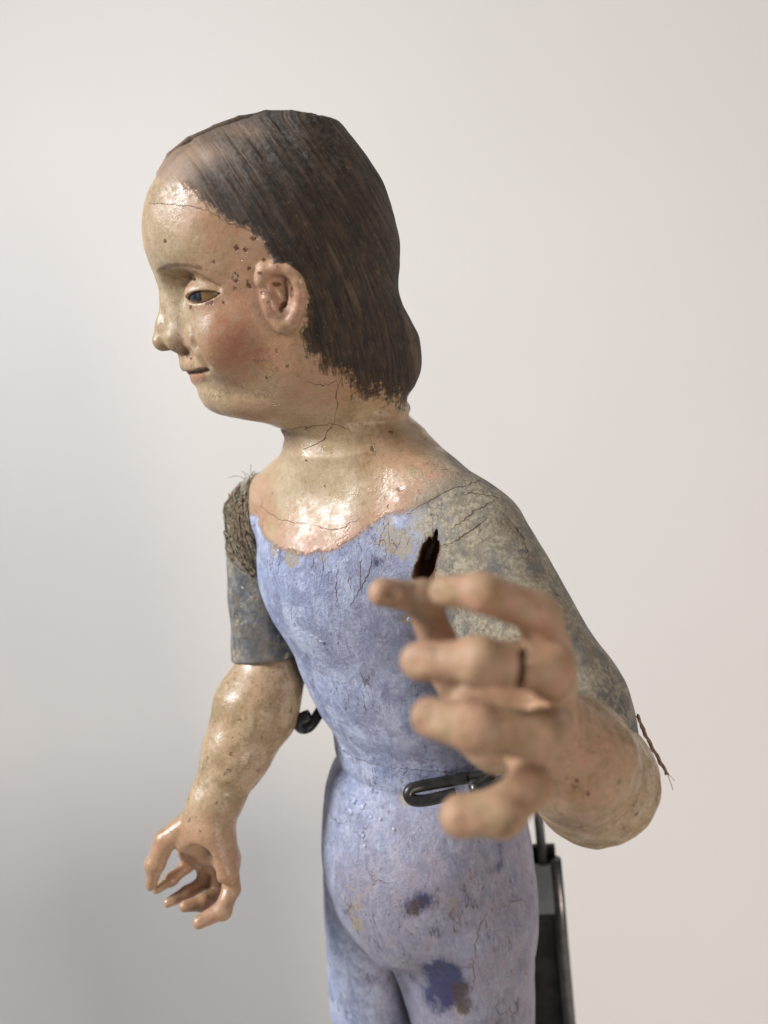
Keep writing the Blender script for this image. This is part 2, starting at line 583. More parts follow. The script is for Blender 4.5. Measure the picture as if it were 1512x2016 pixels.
    F.apply(gap, (-90, 240, -362), (90, 396, -280), 'cut', 3)
    # --- left upper arm, wrapped and painted over in one with the shoulder
    el = P(1172, 1535, 281)
    s0 = SH_L + np.array([-1, 0, -6])
    F.chain([s0, s0 + 0.72 * (el - s0) + np.array([0.5, 0, 0]), el], [23, 24.3, 19.5], 7)
    # the split at the armpit
    q0, q1 = pick(F, 852, 1070), pick(F, 838, 1128)
    ax = (q1 - q0) / np.linalg.norm(q1 - q0)
    vd = q0 / np.linalg.norm(q0); sd = np.cross(ax, vd); sd /= np.linalg.norm(sd)
    inw = np.cross(sd, ax)
    SPLIT['frame'] = ((q0 + q1) / 2 + 3 * ax, ax, sd, inw)
    F.ellipsoid((q0 + q1) / 2 + 3 * ax, np.stack([ax, sd, inw]), (10.5, 2.6, 15), 0.4, 'cut')
    F.ellipsoid((q0 + q1) / 2 + 5 * ax - 0.9 * sd, np.stack([ax, sd, inw]), (8, 2.6, 15), 0.4, 'cut')
    for da_, ds_, ra_, rs_ in ((-6, 1.7, 5.0, 1.2), (2, 2.0, 5.5, 1.0), (-3, -2.4, 5.5, 1.3), (5, -3.0, 5.0, 1.5), (-11, 0.4, 4.0, 0.7), (-8, -1.4, 3.0, 0.9)):
        F.ellipsoid((q0 + q1) / 2 + (3 + da_) * ax + ds_ * sd, np.stack([ax, sd, inw]), (ra_, rs_, 9), 0.2, 'cut')
    return F, el


# ------------------------------------------------------------------ right arm (far) and left forearm (near)
R_FINGERS = {
    'thumb': ([(372, 1622, 351), (326, 1654, 350), (306, 1700, 350), (298, 1742, 350)], [6.16, 4.93, 4.40, 2.64]),
    'index': ([(372, 1672, 362), (369, 1704, 362), (338, 1730, 357), (309, 1751, 354)], [3.70, 3.26, 2.99, 2.20]),
    'middle': ([(400, 1690, 362), (404, 1735, 362), (368, 1758, 356), (331, 1777, 351)], [3.87, 3.52, 3.17, 2.29]),
    'ring': ([(428, 1700, 360), (430, 1758, 358), (398, 1777, 350), (364, 1784, 345)], [4.05, 3.70, 3.43, 2.64]),
    'little': ([(450, 1690, 352), (456, 1750, 347), (438, 1792, 342), (393, 1815, 338)], [4.22, 4.05, 3.96, 2.99]),
}
R_WRIST = P(408, 1608, 351)
R_ELBOW = P(524, 1345, 366)


def build_right_arm():
    F = Field(np.arange(-128, -22, 0.62), np.arange(270, 392, 0.62), np.arange(-268, -52, 0.62))
    F.cone(SH_R + np.array([4.5, -2, 0]), P(527, 1340, 366), 18.0, 16.4, 0)
    F.cone(SH_R + np.array([10, -2, 6]), SH_R + np.array([3.5, -6, -40]), 12, 17, 8)
    e = P(527, 1296, 366); ax = e - SH_R; ax /= np.linalg.norm(ax)

    def end(x, y, z):
        return -((x - e[0]) * ax[0] + (y - e[1]) * ax[1] + (z - e[2]) * ax[2])
    F.apply(end, e - 60, e + 60, 'cut', 1.5)
    return F


def build_right_forearm():
    F = Field(np.arange(-140, -30, 0.62), np.arange(255, 372, 0.62), np.arange(-275, -128, 0.62))
    a = P(530, 1330, 366); b = P(505, 1392, 363); c = P(468, 1478, 358); d = P(424, 1578, 352)
    F.chain([P(527, 1285, 366), a, b, c, d, R_WRIST], [13.0, 15.8, 19.3, 15.3, 11.2, 10.2], 6)
    fl = (np.cross(R_WRIST - b, FW) / np.linalg.norm(np.cross(R_WRIST - b, FW)), 1.0)
    # palm
    for k in ('index', 'middle', 'ring', 'little'):
        q = [P(*p) for p in R_FINGERS[k][0]]
        F.cone(R_WRIST + (P(420, 1640, 351) - R_WRIST) * 0.6, q[0], 8.0, 5.6, 5)
    F.cone(P(420, 1640, 347), P(444, 1715, 345), 7.5, 5.2, 6)
    F.cone(P(400, 1625, 350), P(366, 1650, 351), 7.5, 6.0, 5)
    # hollow of the palm
    F.ellipsoid(P(400, 1700, 344), np.stack([RT, UP, FW]), (6, 10, 5), 4, 'cut')
    for k, (pts, rs) in R_FINGERS.items():
        F.chain([P(*p) for p in pts], rs, 1.2)
        # knuckle swelling
        q = P(*pts[2]); F.ellipsoid(q, np.eye(3), (rs[2] * 1.07,) * 3, 1.2)
    return F


L_FINGERS = {
    'thumb': ([(930, 1385, 214), (872, 1292, 204), (832, 1178, 194), (752, 1166, 190)], [7.5, 5.0, 4.6, 3.5]),
    'index': ([(1078, 1272, 196), (1058, 1210, 172), (950, 1168, 169), (874, 1164, 173)], [5.4, 4.9, 4.3, 3.8]),
    'middle': ([(1090, 1345, 197), (1078, 1312, 169), (945, 1302, 166), (830, 1301, 171)], [5.8, 5.6, 5.1, 4.2]),
    'ring': ([(1082, 1425, 198), (1062, 1452, 169), (935, 1432, 166), (848, 1411, 170)], [5.8, 5.4, 5.0, 4.5]),
    'little': ([(1040, 1475, 203), (1042, 1548, 178), (985, 1600, 173), (908, 1606, 173)], [5.0, 4.9, 4.9, 4.7]),
}
L_WRIST = P(1046, 1410, 230)


def build_left_forearm(el):
    F = Field(np.arange(-8, 100, 0.62), np.arange(134, 290, 0.62), np.arange(-212, -52, 0.62))
    mid = el * 0.5 + L_WRIST * 0.5 + np.array([2, 0, -2])
    e2 = P(1166, 1532, 277)
    F.chain([e2, mid, L_WRIST], [23.2, 18.5, 12.5], 8)
    for k in ('index', 'middle', 'ring', 'little'):
        q = [P(*p) for p in L_FINGERS[k][0]]
        F.cone(L_WRIST, q[0], 10.5, 5.8, 4)
    F.cone(L_WRIST, P(930, 1385, 214), 9, 7.5, 5)
    F.ellipsoid(P(1000, 1395, 205), np.stack([RT, UP, FW]), (16, 18, 8), 5)
    for k, (pts, rs) in L_FINGERS.items():
        F.chain([P(*p) for p in pts], rs, 1.5)
        q = P(*pts[2]); F.ellipsoid(q, np.eye(3), (rs[2] * 1.05,) * 3, 1.5)
        # finger nail: a shallow flat
        t, p = P(*pts[3]), P(*pts[2])
        ax0 = (t - p) / np.linalg.norm(t - p)
        nrm = -FW - (-FW @ ax0) * ax0; nrm /= np.linalg.norm(nrm)
        ax2 = np.cross(ax0, nrm)
        c = t + nrm * (rs[3] + 0.2) + ax0 * 0.3
        F.ellipsoid(c, np.stack([ax0, ax2, nrm]), (3.2, 2.9, 0.7), 0.35, 'cut')
    # old break in the middle finger
    a, b = P(1024, 1310, 165), P(945, 1302, 166)
    ax = (a - b) / np.linalg.norm(a - b)

    def slit(x, y, z):
        q = (x - a[0]) * ax[0] + (y - a[1]) * ax[1] + (z - a[2]) * ax[2]
        rr = (x - a[0]) ** 2 + (y - a[1]) ** 2 + (z - a[2]) ** 2
        return np.maximum(np.abs(q + 0.035 * (rr - q * q) - 0.6) - 0.62, np.sqrt(rr) - 7.2)
    F.apply(slit, a - 9, a + 9, 'cut', 0.3)
    return F


# ------------------------------------------------------------------ materials
class NT:
    """small helper to write node graphs"""

    def __init__(self, name):
        self.m = bpy.data.materials.new(name)
        self.m.use_nodes = True
        self.t = self.m.node_tree
        self.b = self.t.nodes['Principled BSDF']
        self.obj = self.t.nodes.new('ShaderNodeTexCoord').outputs['Object']

    def put(self, sock, v):
        if hasattr(v, 'is_output') or hasattr(v, 'links'):
            self.t.links.new(v, sock)
        elif isinstance(v, (tuple, list)) and len(v) == 3 and sock.type == 'RGBA':
            sock.default_value = (*v, 1)
        else:
            sock.default_value = v

    def noise(self, scale, detail=4.0, rough=0.55, vec=None, dist=0.0):
        n = self.t.nodes.new('ShaderNodeTexNoise')
        self.put(n.inputs['Vector'], vec or self.obj)
        n.inputs['Scale'].default_value = scale
        n.inputs['Detail'].default_value = detail
        n.inputs['Roughness'].default_value = rough
        n.inputs['Distortion'].default_value = dist
        return n.outputs['Fac']

    def voronoi(self, scale, feature='F1', vec=None, rnd=1.0):
        n = self.t.nodes.new('ShaderNodeTexVoronoi')
        n.feature = feature
        self.put(n.inputs['Vector'], vec or self.obj)
        n.inputs['Scale'].default_value = scale
        n.inputs['Randomness'].default_value = rnd
        return n.outputs['Distance']

    def attr(self, name):
        n = self.t.nodes.new('ShaderNodeAttribute')
        n.attribute_name = name
        return n.outputs['Fac']

    def stretch(self, sx, sy, sz):
        n = self.t.nodes.new('ShaderNodeMapping')
        self.put(n.inputs['Vector'], self.obj)
        n.inputs['Scale'].default_value = (sx, sy, sz)
        return n.outputs['Vector']

    def warp(self, scale, amount):
        n = self.t.nodes.new('ShaderNodeTexNoise')
        self.put(n.inputs['Vector'], self.obj)
        n.inputs['Scale'].default_value = scale
        v = self.t.nodes.new('ShaderNodeVectorMath'); v.operation = 'MULTIPLY_ADD'
        self.put(v.inputs[0], n.outputs['Color'])
        v.inputs[1].default_value = (amount,) * 3
        self.put(v.inputs[2], self.obj)
        return v.outputs[0]

    def math(self, op, a, b=0.0, c=None):
        n = self.t.nodes.new('ShaderNodeMath'); n.operation = op
        self.put(n.inputs[0], a); self.put(n.inputs[1], b)
        if c is not None:
            self.put(n.inputs[2], c)
        return n.outputs[0]

    def step(self, x, a, b, lo=0.0, hi=1.0):
        n = self.t.nodes.new('ShaderNodeMapRange')
        n.interpolation_type = 'SMOOTHSTEP'
        self.put(n.inputs['Value'], x)
        n.inputs['From Min'].default_value = a; n.inputs['From Max'].default_value = b
        n.inputs['To Min'].default_value = lo; n.inputs['To Max'].default_value = hi
        return n.outputs[0]

    def mix(self, f, a, b):
        n = self.t.nodes.new('ShaderNodeMix'); n.data_type = 'RGBA'
        self.put(n.inputs[0], f); self.put(n.inputs[6], a); self.put(n.inputs[7], b)
        return n.outputs[2]

    def mixf(self, f, a, b):
        n = self.t.nodes.new('ShaderNodeMix'); n.data_type = 'FLOAT'
        self.put(n.inputs[0], f); self.put(n.inputs[2], a); self.put(n.inputs[3], b)
        return n.outputs[0]

    def mul(self, *a):
        r = a[0]
        for b in a[1:]:
            r = self.math('MULTIPLY', r, b)
        return r

    def bump(self, h, strength, dist):
        n = self.t.nodes.new('ShaderNodeBump')
        self.put(n.inputs['Height'], h)
        n.inputs['Strength'].default_value = strength
        n.inputs['Distance'].default_value = dist
        self.put(self.b.inputs['Normal'], n.outputs[0])

    def done(self, colour, rough, spec=0.5):
        self.put(self.b.inputs['Base Color'], colour)
        self.put(self.b.inputs['Roughness'], rough)
        self.b.inputs['Specular IOR Level'].default_value = spec
        return self.m


def painted_wood():
    n = NT('old_paint_on_wood')
    big, mid, fine, vfine = n.noise(48, 5, 0.6), n.noise(150, 8, 0.68), n.noise(620, 6, 0.7), n.noise(1700, 3, 0.6)
    mid2 = n.noise(95, 9, 0.72, dist=0.5)
    C = lambda x: n.math('SUBTRACT', x, 0.5)
    # ---- flesh paint
    skin = n.mix(n.step(big, 0.40, 0.62), (0.42, 0.295, 0.175), (0.40, 0.235, 0.138))
    skin = n.mix(n.attr('pink'), skin, (0.40, 0.20, 0.125))
    skin = n.mix(n.attr('pale'), skin, (0.43, 0.345, 0.225))
    skin = n.mix(n.mul(n.attr('blush'), n.step(mid, 0.2, 0.7, 0.70, 1.0)), skin, (0.30, 0.10, 0.055))
    skin = n.mix(n.mul(n.step(mid, 0.45, 0.64), 0.5), skin, (0.34, 0.25, 0.135))
    skin = n.mix(n.mul(n.step(fine, 0.50, 0.70), 0.42), skin, (0.24, 0.16, 0.088))
    skin = n.mix(n.mul(n.step(fine, 0.46, 0.26), 0.30), skin, (0.56, 0.47, 0.34))
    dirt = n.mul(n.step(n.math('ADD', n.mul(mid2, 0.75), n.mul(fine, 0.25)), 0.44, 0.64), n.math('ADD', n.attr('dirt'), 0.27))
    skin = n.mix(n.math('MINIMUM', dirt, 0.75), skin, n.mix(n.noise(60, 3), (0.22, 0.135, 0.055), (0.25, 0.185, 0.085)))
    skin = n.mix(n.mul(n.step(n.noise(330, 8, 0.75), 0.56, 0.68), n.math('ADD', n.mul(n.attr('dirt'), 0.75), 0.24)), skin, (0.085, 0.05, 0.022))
    wv = n.warp(500, 0.004)
    speck = n.mul(n.step(n.math('ADD', n.voronoi(150, vec=wv), n.mul(C(n.noise(75, 3)), 0.9)), 0.10, 0.02), n.step(n.noise(55, 2), 0.47, 0.55))
    skin = n.mix(n.mul(speck, 0.8), skin, (0.09, 0.045, 0.02))
    lip = n.attr('lip')
    skin = n.mix(n.mul(lip, 0.6), skin, (0.36, 0.12, 0.07))
    spot = n.step(n.math('ADD', n.attr('spot'), n.mul(C(fine), 1.1)), 0.42, 0.62)
    skin = n.mix(n.mul(spot, 0.88), skin, n.mix(fine, (0.05, 0.018, 0.008), (0.16, 0.055, 0.02)))
    brow = n.step(n.math('ADD', n.attr('brow'), n.mul(C(fine), 1.4)), 0.40, 0.95)
    skin = n.mix(n.mul(brow, 0.7), skin, (0.16, 0.08, 0.035))
    # ---- blue bodice, brushed and worn along the grain
    gr = n.stretch(1, 1, 0.30)
    streak, streak2 = n.noise(420, 7, 0.7, vec=gr), n.noise(95, 7, 0.66, vec=n.stretch(1, 1, 0.4))
    blue = n.mix(n.step(n.math('ADD', n.mul(streak2, 0.6), n.mul(n.noise(42, 6, 0.65), 0.4)), 0.41, 0.58), (0.285, 0.335, 0.495), (0.465, 0.51, 0.66))
    blue = n.mix(n.mul(n.step(streak, 0.47, 0.68), n.step(mid2, 0.62, 0.38), 0.75), blue, (0.62, 0.65, 0.76))
    blue = n.mix(n.mul(n.step(streak, 0.48, 0.28), n.step(mid, 0.40, 0.62), 0.45), blue, (0.15, 0.175, 0.33))
    blue = n.mix(n.mul(n.step(n.math('ADD', n.mul(mid2, 0.65), n.mul(fine, 0.35)), 0.46, 0.58), 0.66), blue, n.mix(fine, (0.13, 0.135, 0.24), (0.25, 0.25, 0.36)))
    blue = n.mix(n.mul(n.attr('grey'), n.step(mid, 0.25, 0.75, 0.55, 1.0)), blue, n.mix(n.step(n.math('ADD', n.mul(streak, 0.5), n.mul(mid, 0.5)), 0.38, 0.62), (0.20, 0.175, 0.215), (0.35, 0.31, 0.36)))
    wear = n.step(n.math('ADD', n.mul(mid, 0.65), n.math('ADD', n.mul(n.attr('wear'), 0.25), n.mul(streak, 0.35))), 0.60, 0.68)
    blue = n.mix(n.mul(wear, n.step(fine, 0.3, 0.6, 0.45, 0.9)), blue, n.mix(fine, (0.27, 0.20, 0.12), (0.46, 0.40, 0.29)))
    pits = n.step(n.noise(480, 7, 0.75, vec=n.stretch(1, 1, 0.45)), 0.57, 0.68)
    blue = n.mix(n.mul(pits, n.step(mid, 0.35, 0.62, 0.2, 0.75)), blue, n.mix(big, (0.13, 0.115, 0.19), (0.21, 0.15, 0.12)))
    ink = n.step(n.math('ADD', n.attr('ink'), n.math('ADD', n.mul(C(mid), 1.4), n.mul(C(streak), 1.8))), 0.15, 1.0)
    blue = n.mix(n.mul(ink, 0.94), blue, n.mix(fine, (0.006, 0.008, 0.045), (0.016, 0.022, 0.13)))
    rust = n.step(n.math('ADD', n.attr('rust'), n.mul(C(n.noise(240, 7, 0.75, vec=n.stretch(1, 1, 0.35))), 3.0)), 0.40, 1.05)
    blue = n.mix(n.mul(rust, 0.85), blue, n.mix(fine, (0.018, 0.010, 0.012), (0.085, 0.045, 0.035)))
    # ---- worn grey sleeve
    ta = n.attr('tan')  # low values give the dark set: slate paint plus the far arm's shade
    slv = n.mix(n.step(mid, 0.42, 0.60), n.mix(ta, (0.075, 0.08, 0.09), (0.155, 0.145, 0.125)), n.mix(ta, (0.16, 0.165, 0.175), (0.27, 0.25, 0.205)))
    slv = n.mix(n.mul(n.step(n.noise(110, 8, 0.75), 0.46, 0.60), 0.75), slv, n.mix(ta, n.mix(fine, (0.11, 0.085, 0.055), (0.22, 0.175, 0.12)), n.mix(fine, (0.21, 0.165, 0.11), (0.34, 0.285, 0.20))))
    tsel = n.math('ADD', n.mul(C(mid2), 1.1), n.math('ADD', n.mul(C(mid), 1.3), n.math('ADD', n.mul(C(fine), 0.5), n.mul(n.attr('tan'), 0.22))))
    tan = n.step(tsel, 0.02, 0.36)
    slv = n.mix(n.mul(tan, 0.8), slv, n.mix(n.step(fine, 0.36, 0.62), (0.25, 0.195, 0.12), (0.48, 0.42, 0.30)))
    slv = n.mix(n.mul(n.step(n.noise(300, 7, 0.75), 0.57, 0.66), 0.6), slv, (0.075, 0.06, 0.045))
    chip = n.mul(n.step(n.math('ADD', n.voronoi(120, vec=wv), n.mul(C(fine), 0.2)), 0.16, 0.12), n.step(n.noise(60, 2), 0.56, 0.60))
    slv = n.mix(chip, slv, (0.50, 0.42, 0.27))
    # ---- painted hair
    sn = n.attr('strand')
    al = n.attr('along')

    def sv(a, b):
        c = n.t.nodes.new('ShaderNodeCombineXYZ')
        n.put(c.inputs[0], n.mul(sn, a)); n.put(c.inputs[1], n.mul(al, b))
        return c.outputs[0]
    strand = n.noise(13.0, 3, 0.55, vec=sv(1.0, 0.16))
    hairline = n.noise(8.0, 4, 0.65, vec=sv(6.0, 1.0))
    hair = n.mix(n.step(n.math('ADD', n.mul(hairline, 0.6), n.mul(mid, 0.4)), 0.40, 0.62), (0.011, 0.0065, 0.0038), (0.055, 0.032, 0.018))
    hair = n.mix(n.mul(n.step(strand, 0.54, 0.66), n.step(mid, 0.35, 0.62, 0.3, 1.0), 0.75), hair, (0.125, 0.084, 0.050))
    hair = n.mix(n.mul(n.step(n.noise(9.0, 4, 0.7, vec=sv(5.0, 2.2)), 0.55, 0.68), 0.65), hair, (0.115, 0.075, 0.04))
    lint = n.step(n.noise(520, 9, 0.85), 0.47, 0.60)
    hair = n.mix(n.mul(n.attr('dust'), lint, 0.75), hair, (0.14, 0.128, 0.112))
    hair = n.mix(n.mul(n.step(n.noise(230, 6, 0.72), 0.63, 0.70), 0.75), hair, (0.22, 0.115, 0.04))
    hair = n.mix(n.mul(n.attr('thin'), n.step(mid, 0.25, 0.55, 0.65, 1.0)), hair, n.mix(mid2, (0.15, 0.088, 0.05), (0.33, 0.21, 0.13)))
    hn = n.math('ADD', n.mul(C(mid), 7.0), n.math('ADD', n.mul(C(fine), 5.0), n.mul(C(hairline), 5.5)))
    hm = n.step(n.math('ADD', n.attr('hair'), hn), -1.2, 1.2)
    bm = n.step(n.math('ADD', n.attr('blue'), n.math('ADD', n.mul(C(mid), 5.0), n.mul(C(fine), 2.5))), -0.9, 0.9)
    sm = n.step(n.math('ADD', n.attr('sleeve'), n.math('ADD', n.mul(C(mid), 16.0), n.mul(C(fine), 7.0))), -5.0, 5.0)
    base = n.mix(bm, skin, blue)
    base = n.mix(sm, base, slv)
    base = n.mix(hm, base, hair)
    edge = n.mul(n.step(n.math('ABSOLUTE', n.math('ADD', n.attr('blue'), n.mul(C(mid), 4.0))), 1.8, 0.2), n.attr('body'), n.step(fine, 0.35, 0.6), 0.55)
    base = n.mix(edge, base, (0.19, 0.115, 0.07))
    base = n.mix(n.attr('bare'), base, n.mix(n.noise(300, 5, 0.6, vec=n.stretch(1, 1, 0.15)), (0.07, 0.028, 0.012), (0.19, 0.08, 0.03)))
    # hairline cracks: along the grain in the blue, wandering in the flesh paint
    c1 = n.math('ABSOLUTE', C(n.noise(150, 3, 0.6, vec=n.stretch(1, 1, 0.16))))
    line1 = n.mul(n.step(c1, 0.010, 0.003), n.step(n.noise(70, 3), 0.52, 0.60), n.math('MAXIMUM', bm, n.mul(sm, 0.6)))
    c2 = n.math('ABSOLUTE', C(n.noise(38, 5, 0.62, dist=0.4)))
    line2 = n.mul(n.step(c2, 0.0022, 0.0006), n.step(n.noise(26, 2), 0.54, 0.62), n.math('SUBTRACT', 1.0, hm), n.math('SUBTRACT', 1.0, bm))
    line = n.math('MAXIMUM', line1, line2)
    base = n.mix(n.mul(line, 0.6), base, (0.06, 0.04, 0.03))
    base = n.mix(n.mul(n.step(vfine, 0.45, 0.75), 0.16), base, (0.06, 0.05, 0.04))
    # relief
    pa = n.math('MAXIMUM', bm, sm)
    skinm = n.math('SUBTRACT', 1.0, n.math('MAXIMUM', pa, hm))
    h = n.mul(skinm, n.math('ADD', n.mul(mid, 0.45), n.math('ADD', n.mul(fine, 0.14), n.mul(speck, -0.2))))
    h = n.math('ADD', h, n.mul(pa, n.math('ADD', n.mul(n.noise(380, 8, 0.76), 1.7), n.math('ADD', n.mul(streak, 0.25), n.mul(n.math('MAXIMUM', wear, pits), -0.25)))))
    h = n.math('ADD', h, n.mul(hm, n.math('SUBTRACT', 1.0, n.mul(n.attr('thin'), 0.85)), n.math('ADD', n.mul(hairline, 0.7), n.math('ADD', n.mul(fine, 0.5), n.mul(n.step(strand, 0.66, 0.56), 0.35)))))
    h = n.math('ADD', h, n.mul(line, -0.9))
    h = n.math('ADD', h, n.mul(spot, -0.5))
    h = n.math('ADD', h, n.mul(n.math('ADD', hm, bm), 0.25))
    n.bump(h, 0.75, 0.0011)
    rg = n.step(n.noise(110, 7, 0.7), 0.40, 0.58, 0.17, 0.52)
    rg = n.math('ADD', rg, n.math('ADD', n.mul(C(fine), 0.25), n.mul(n.math('MINIMUM', dirt, 1.0), 0.2)))
    rg = n.math('SUBTRACT', rg, n.mul(n.attr('gloss'), 0.08))
    rg = n.math('ADD', rg, n.mul(n.attr('matt'), 0.28))
    rb = n.step(n.noise(60, 7, 0.7), 0.35, 0.65, 0.34, 0.62)
    rough = n.mixf(bm, rg, rb)
    rough = n.mixf(sm, rough, 0.52)
    rough = n.mixf(hm, rough, n.mixf(n.attr('thin'), 0.74, 0.60))
    rough = n.mixf(n.math('MAXIMUM', n.attr('bare'), n.mul(wear, bm)), rough, 0.8)
    return n.done(base, rough, 0.5)


def plain(name, c0, c1, scale, rough, metal=0.0, bump=0.0, spec=0.5):
    n = NT(name)
    f = n.noise(scale, 6, 0.65)
    n.b.inputs['Metallic'].default_value = metal
    if bump:
        n.bump(n.noise(scale * 3, 5, 0.6), bump, 0.0006)
    rr = n.step(n.noise(scale * 0.6, 4), 0.3, 0.7, rough * 0.8, min(1, rough * 1.25))
    return n.done(n.mix(n.step(f, 0.35, 0.65), c0, c1), rr, spec)


M_PAINT = painted_wood()
M_STEEL = plain('dark_steel', (0.10, 0.095, 0.09), (0.17, 0.16, 0.15), 90, 0.34, 0.9, 0.05)
M_PLATE = plain('grey_steel_plate', (0.16, 0.17, 0.17), (0.22, 0.23, 0.23), 60, 0.42, 0.8, 0.05)
M_BLACK = plain('blackened_steel', (0.018, 0.018, 0.018), (0.04, 0.038, 0.036), 80, 0.4, 0.6, 0.05)
M_RUBBER = plain('black_rubber_sleeve', (0.012, 0.012, 0.011), (0.024, 0.022, 0.02), 200, 0.30, 0.0, 0.04)
M_FLAKE = plain('flake_with_painted_glint', (0.34, 0.38, 0.55), (0.55, 0.57, 0.68), 500, 0.16)  # pale tint paints in the highlights on peeled varnish
M_HEMP = plain('hemp_fibre', (0.09, 0.066, 0.04), (0.26, 0.20, 0.125), 700, 0.85, 0.0, 0.3)
M_CRACK = plain('crack_dirt', (0.05, 0.032, 0.02), (0.17, 0.11, 0.065), 300, 0.9)
M_FRAY = plain('reddish_thread', (0.17, 0.085, 0.055), (0.30, 0.18, 0.12), 900, 0.85)


def wall_material():
    n = NT('off_white_wall')
    c = n.mix(n.step(n.noise(1.7, 4, 0.5), 0.3, 0.7), (0.81, 0.79, 0.76), (0.835, 0.815, 0.785))
    n.bump(n.math('ADD', n.noise(420, 4, 0.6), n.mul(n.noise(60, 4, 0.6), 1.5)), 0.14, 0.001)
    return n.done(c, 0.75, 0.25)


M_WALL = wall_material()


def eye_material():
    n = NT('painted_eye')
    c = n.mix(n.noise(400, 4), (0.10, 0.055, 0.02), (0.25, 0.165, 0.07))
    ic = n.mix(n.step(n.noise(500, 3), 0.40, 0.66), (0.005, 0.006, 0.008), (0.035, 0.042, 0.055))
    im = n.step(n.math('ADD', n.attr('iris'), n.mul(n.math('SUBTRACT', n.noise(900, 3), 0.5), 0.25)), 0.45, 0.55)
    c = n.mix(im, c, ic)
    c = n.mix(n.mul(n.attr('lash'), 0.9), c, (0.06, 0.035, 0.02))
    n.bump(n.noise(700, 3), 0.1, 0.0004)
    return n.done(c, 0.30, 0.5)


M_EYE = eye_material()

# ------------------------------------------------------------------ object helpers


def tag(o, label=None, cat=None, kind=None, group=None):
    for k, v in (('label', label), ('category', cat), ('kind', kind), ('group', group)):
        if v:
            o[k] = v
    return o


def empty(name, loc):
    o = bpy.data.objects.new(name, None)
    o.location = loc
    o.empty_display_size = 0.05
    col.objects.link(o)
    return o


def link(name, me, mat, parent):
    me.materials.append(mat)
    o = bpy.data.objects.new(name, me)
    col.objects.link(o)
    if parent is not None:
        o.parent = parent
    return o


ROOT_OFF = {}


def mesh_obj(name, V, Q, mat, parent=None, N=None, attrs=None, org=(0, 0, 0)):
    """V in mm (sculpting space); org: the thing's base in world metres"""
    co = (W(V) - np.asarray(org)).astype(f32)
    me = bpy.data.meshes.new(name)
    k = Q.shape[1]
    me.vertices.add(len(co)); me.vertices.foreach_set('co', co.ravel())
    me.loops.add(Q.size); me.loops.foreach_set('vertex_index', Q.ravel().astype(np.int32))
    me.polygons.add(len(Q))
    me.polygons.foreach_set('loop_start', np.arange(0, Q.size, k, dtype=np.int32))
    me.update(calc_edges=True)
    me.polygons.foreach_set('use_smooth', np.ones(len(Q), bool))
    for a, v in (attrs or {}).items():
        at = me.attributes.new(a, 'FLOAT', 'POINT')
        at.data.foreach_set('value', np.ascontiguousarray(v, f32))
    if N is not None:
        me.normals_split_custom_set_from_vertices(N.astype(f32))
    return link(name, me, mat, parent)


def subset(V, Q, N, attrs, mask):
    q = Q[mask]
    used, inv = np.unique(q, return_inverse=True)
    return V[used], inv.reshape(q.shape), N[used], {k: v[used] for k, v in attrs.items()}


def tube(pts, rs, seg=8, closed_ends=True):
    """tube along points (mm) -> V, Q"""
    pts = np.asarray(pts, float); n = len(pts)
    rs = np.broadcast_to(np.asarray(rs, float), (n,))
    t = np.gradient(pts, axis=0); t /= np.linalg.norm(t, axis=1)[:, None] + 1e-9
    a = np.cross(t[0], [0.3, 0.2, 0.93]); a /= np.linalg.norm(a)
    ang = np.linspace(0, 2 * np.pi, seg, endpoint=False)
    V = []
    for i in range(n):
        a = a - (a @ t[i]) * t[i]; a /= np.linalg.norm(a) + 1e-9
        b = np.cross(t[i], a)
        V.append(pts[i] + rs[i] * (np.cos(ang)[:, None] * a + np.sin(ang)[:, None] * b))
    V = np.concatenate(V); Q = []
    for i in range(n - 1):
        for j in range(seg):
            k = (j + 1) % seg
            Q.append((i * seg + j, i * seg + k, (i + 1) * seg + k, (i + 1) * seg + j))
    if closed_ends:
        for base, flip in ((0, True), ((n - 1) * seg, False)):
            c = len(V); V = np.vstack([V, pts[0] if flip else pts[-1]])
            for j in range(0, seg, 2):
                q = (base + j, base + (j + 1) % seg, base + (j + 2) % seg, c)
                Q.append(q[::-1] if flip else q)
    return V, np.array(Q)


def smooth_path(pts, n):
    """Catmull-Rom through points"""
    p = np.asarray(pts, float)
    p = np.vstack([2 * p[0] - p[1], p, 2 * p[-1] - p[-2]])
    out = []
    m = len(p) - 3
    for s in np.linspace(0, m - 1e-6, n):
        i = int(s); t = s - i
        a, b, c, d = p[i:i + 4]
        out.append(0.5 * ((2 * b) + (c - a) * t + (2 * a - 5 * b + 4 * c - d) * t * t + (3 * b - a - 3 * c + d) * t ** 3))
    return np.array(out)


def join(parts):
    V, Q, o = [], [], 0
    for v, q in parts:
        V.append(v); Q.append(q + o); o += len(v)
    return np.concatenate(V), np.concatenate(Q)


# ------------------------------------------------------------------ backdrop
def build_backdrop():
    prof = [(-2600, -FLOOR)]
    Y, r = 1010.0, 160.0
    for a in np.linspace(0, math.pi / 2, 16):
        prof.append((Y - r + r * math.sin(a), -FLOOR + r - r * math.cos(a)))
    prof.append((Y, 1500))
    xs = np.linspace(-1800, 1800, 7)
    V = np.array([(x, y, z) for x in xs for y, z in prof])
    m = len(prof)
    Q = np.array([(i * m + j, (i + 1) * m + j, (i + 1) * m + j + 1, i * m + j + 1) for i in range(len(xs) - 1) for j in range(m - 1)])
    o = mesh_obj('backdrop', V, Q, M_WALL)
    tag(o, 'plain off-white backdrop sweeping up behind the mannequin', 'backdrop', 'structure')


build_backdrop()


